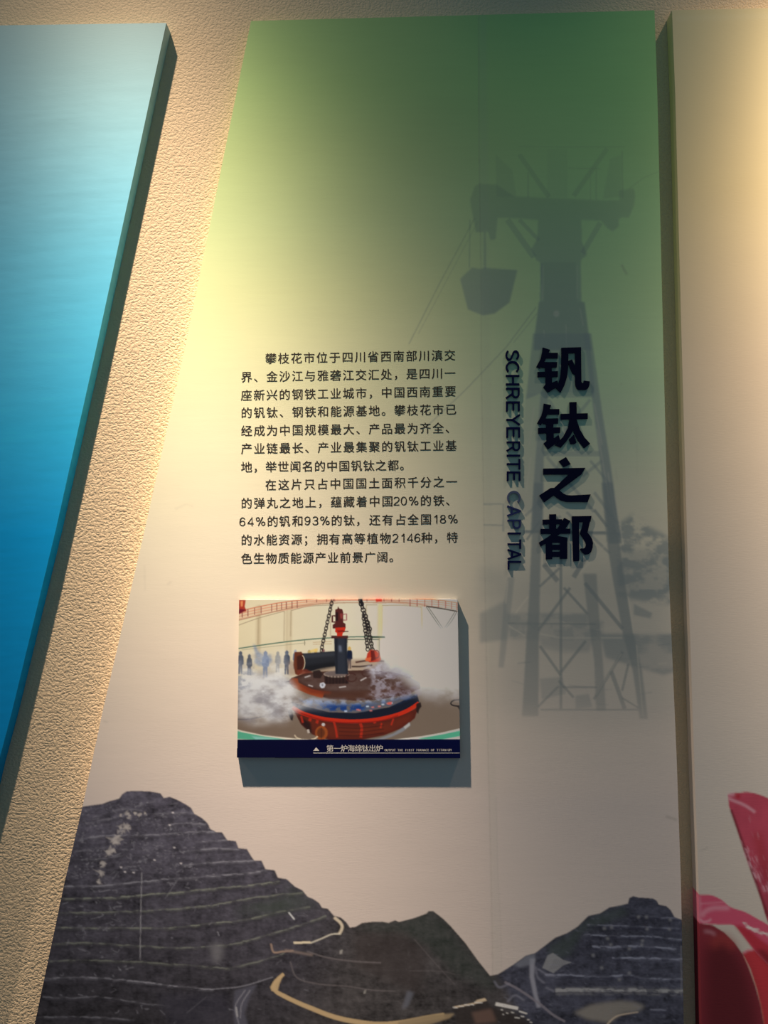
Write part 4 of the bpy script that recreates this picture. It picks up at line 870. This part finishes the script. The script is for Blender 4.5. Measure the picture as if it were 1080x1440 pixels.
for p, w in (([(448, 584), (456, 612), (462, 652)], 3), ([(560, 592), (566, 612), (562, 652)], 4), ([(650, 590), (645, 612)], 2.4), ([(700, 572), (690, 600)], 2.4), ([(350, 570), (346, 582)], 4), ([(380, 578), (376, 592)], 4), ([(310, 560), (318, 590)], 3), ([(620, 585), (622, 592)], 4)): DL(z3(p), w, c_(176, 44, 26), .9, .4)
for y0 in (610, 626, 642): DL(z3([(470, y0), (560, y0 + 2), (660, y0 - 10)]), 1.0, c_(50, 20, 18), .6, .5)
D_(z3([(590, 662), (640, 654), (700, 634), (750, 602), (768, 586), (772, 600), (740, 626), (690, 650), (650, 662)]), c_(132, 132, 136), .9, .8); D_(z3([(742, 606), (768, 588), (770, 600), (750, 616)]), c_(190, 182, 172), .7, .6)
cp.ell(*z3([(396, 632)])[0], 9, 10, c_(150, 72, 32), 1, .4); cp.ell(*z3([(394, 632)])[0], 5.5, 6.8, c_(92, 46, 26), .85, .8); DL(z3([(396, 608), (396, 656)]), 1.2, c_(70, 34, 22), .7, .4); cp.ell(*z3([(404, 597)])[0], 2.6, 2.4, c_(206, 200, 196), .9, .5)
D_(z3([(334, 618), (344, 616), (348, 632), (338, 634)]), c_(214, 200, 184), .9, .5)
DL(z3([(282, 640), (292, 652), (312, 660)]), 2.2, c_(228, 204, 168), .95, .3); DL(z3([(352, 660), (368, 656), (380, 646)]), 2.2, c_(228, 204, 168), .95, .3)
D_(z3([(254, 535), (270, 532), (278, 560), (274, 580), (266, 576), (256, 552)]), c_(36, 30, 30), .95, .5); D_(z3([(796, 510), (814, 502), (818, 520), (808, 534), (804, 552), (796, 540)]), c_(38, 26, 24), .95, .5)
DL(z3([(38, 574), (90, 574), (160, 560)]), 1.4, c_(52, 42, 44), .9, .4)
DL(z3([(985, 492), (956, 494), (942, 506), (952, 516), (985, 520)]), 2.0, c_(30, 24, 22), .95, .3); DL(z3([(972, 518), (985, 536)]), 3.0, c_(34, 28, 26), .9, .4)
D_(z3([(30, 660), (30, 600), (280, 600), (400, 660)]), c_(120, 96, 78), .3, 4)
# smoke
SM = c_(206, 202, 204)
SMV = (c_(226, 220, 214) * sstep(.30, .70, fn)[..., None] + c_(164, 158, 160) * (1 - sstep(.30, .70, fn)[..., None])).astype(np.float32)
def smoke(pts, a, lo=.25, hi=.6, c=None, blur=6.0, n=None): D_(pts, SMV if c is None else c, a * .85, blur, mod=sstep(lo - .06, hi + .10, fb if n is None else n))
smoke(z3([(30, 400), (150, 370), (230, 380), (270, 410), (300, 480), (420, 512), (420, 530), (290, 520), (230, 580), (110, 600), (30, 560)]), 1.0, .15, .5)
smoke(z3([(30, 330), (230, 330), (290, 390), (270, 470), (60, 520)]), .6, .38, .66, n=fn); smoke(z3([(150, 440), (300, 470), (330, 510), (240, 590), (160, 560)]), .9, .3, .55, n=fn); smoke(z3([(30, 340), (120, 350), (110, 420), (80, 450), (30, 470)]), .6, .45, .65, c_(120, 124, 138), 5, fs)
smoke(z3([(200, 400), (250, 400), (300, 460), (270, 500), (200, 480)]), .8, .2, .5)
smoke(z3([(650, 200), (985, 180), (985, 480), (800, 460), (700, 380), (640, 330)]), .95, .1, .45, c_(204, 202, 196), 8); smoke(z3([(680, 300), (985, 280), (985, 500), (830, 480)]), .8, .25, .55, c_(190, 186, 186), 8)
smoke(z3([(560, 340), (660, 330), (780, 390), (800, 440), (700, 470), (580, 480), (640, 420)]), .8, .35, .6, c_(150, 142, 152), 4, fn); smoke(z3([(570, 350), (650, 335), (700, 380), (640, 420)]), .85, .4, .6, c_(196, 190, 196), 2.5, fs)
smoke(z3([(600, 400), (720, 380), (740, 420), (660, 480), (600, 500)]), .7, .42, .62, c_(176, 170, 184), 2.5, fs); smoke(z3([(650, 460), (800, 440), (820, 470), (700, 500)]), .7, .4, .6, c_(160, 150, 166), 3, fs)
smoke(z3([(300, 480), (440, 492), (640, 488), (720, 470), (700, 500), (520, 512), (330, 512)]), .8, .3, .6, c_(176, 184, 206), 2.5, fs); smoke(z3([(700, 390), (770, 400), (800, 430), (720, 440)]), .7, .45, .62, c_(84, 66, 66), 3, fn)
smoke(z3([(820, 460), (985, 450), (985, 520), (850, 500)]), .6, .3, .6, c_(150, 138, 136), 8)
smoke(z3([(40, 280), (240, 280), (270, 360), (40, 380)]), .55, .3, .6, n=fb)
# green kerb
D_(z3([(30, 612), (60, 622), (150, 641), (290, 656), (420, 663), (30, 663)]), c_(232, 216, 190), .95, .4); D_(z3([(30, 620), (60, 629), (150, 646), (250, 660), (160, 664), (30, 656)]), c_(92, 172, 134), 1, .5); D_(z3([(100, 645), (180, 652), (250, 660), (120, 661)]), c_(150, 200, 186), .8, .8)
D_(z3([(1000, 608), (985, 612), (900, 632), (820, 646), (700, 660), (720, 668), (1000, 660)]), c_(226, 222, 204), .95, .4); D_(z3([(1000, 618), (985, 621), (900, 639), (800, 656), (900, 662), (985, 646), (1000, 644)]), c_(78, 156, 124), 1, .5); D_(z3([(985, 645), (900, 660), (1000, 664)]), c_(200, 206, 186), .8, .5)
# blue caption band
D_([(320, 1040.2), (662, 1039.6), (662, 1080), (320, 1080)], c_(2, 5, 40), 1, .15)
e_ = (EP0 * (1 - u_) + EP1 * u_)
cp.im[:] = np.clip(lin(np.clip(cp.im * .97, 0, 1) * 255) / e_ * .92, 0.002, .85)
PL_L = [(336.2, 843.6), (333.6, 1065.4)]; PL_R = [(643.4, 843.0), (647.2, 1065.8)]
PX, PY, V = board_grid(PL_L, PL_R, np.linspace(0, 1, 300), 400, DP)
plq = empty('photo_plaque', tuple(P(490, 1066, TB)))
tag(plq, 'block-mounted colour photo of a smoking furnace with navy caption strip below it', 'photo plaque')
gloss = print_mat('satin_photo_laminate', 0.32, 0.3)
fy = (PY[:-1, :-1] + PY[1:, 1:]) / 2
nr = PX.shape[0] - 1
band = np.zeros(fy.shape, bool); band[fy > 1040.0] = True
rim = np.zeros(fy.shape, bool); rim[:1] = rim[-1:] = True; rim[:, :1] = rim[:, -1:] = True
pic = ~band & ~rim
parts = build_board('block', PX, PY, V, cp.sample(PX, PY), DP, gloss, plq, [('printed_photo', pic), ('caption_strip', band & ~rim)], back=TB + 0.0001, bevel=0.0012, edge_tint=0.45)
parts['printed_photo']['label'] = 'printed photo of a rusty furnace lid, chains and white smoke'
parts['caption_strip']['label'] = 'navy blue caption strip'
strip = parts['caption_strip']
white = new_mat('pale_print', (0.62, 0.60, 0.58), 0.5, 0.2)
def sub(name, V_, F_):
    o = link(name, raw_mesh(name, V_, F_), white); o.parent = strip; o.matrix_parent_inverse = strip.matrix_world.inverted() if False else Matrix.Identity(4)
    return o
bpy.context.view_layer.update()
DZ = DP + 0.0003
V_, F_ = [], []
set_line(V_, F_, "第一炉海绵钛出炉", spread(8, 464.1, 533.7), 1052.6, 1052.4, 10.4, DZ, ((-.012, 0), (.012, 0)))
o = sub('caption_text', np.concatenate(V_), F_); o['label'] = 'white Chinese caption'
V_, F_ = [], []
txt = "OUTPUT THE FIRST FURNACE OF TITANIUM"
set_line(V_, F_, txt, spread(len(txt), 542.0, 633.6), 1054.8, 1054.6, 4.6, DZ, ((-.03, 0), (.03, 0)), 0.78)
o = sub('caption_text', np.concatenate(V_), F_); o['label'] = 'small white English caption'
sub('caption_arrow', P([440.4, 449.2, 444.7], [1055.9, 1055.9, 1051.0], DZ), [[0, 1, 2]])
sub('caption_rule', P([440.4, 646.6, 646.6, 440.4], [1059.3, 1059.3, 1058.5, 1058.5], DZ), [[0, 1, 2, 3]])
for o in strip.children: o.matrix_parent_inverse = strip.matrix_world.inverted()
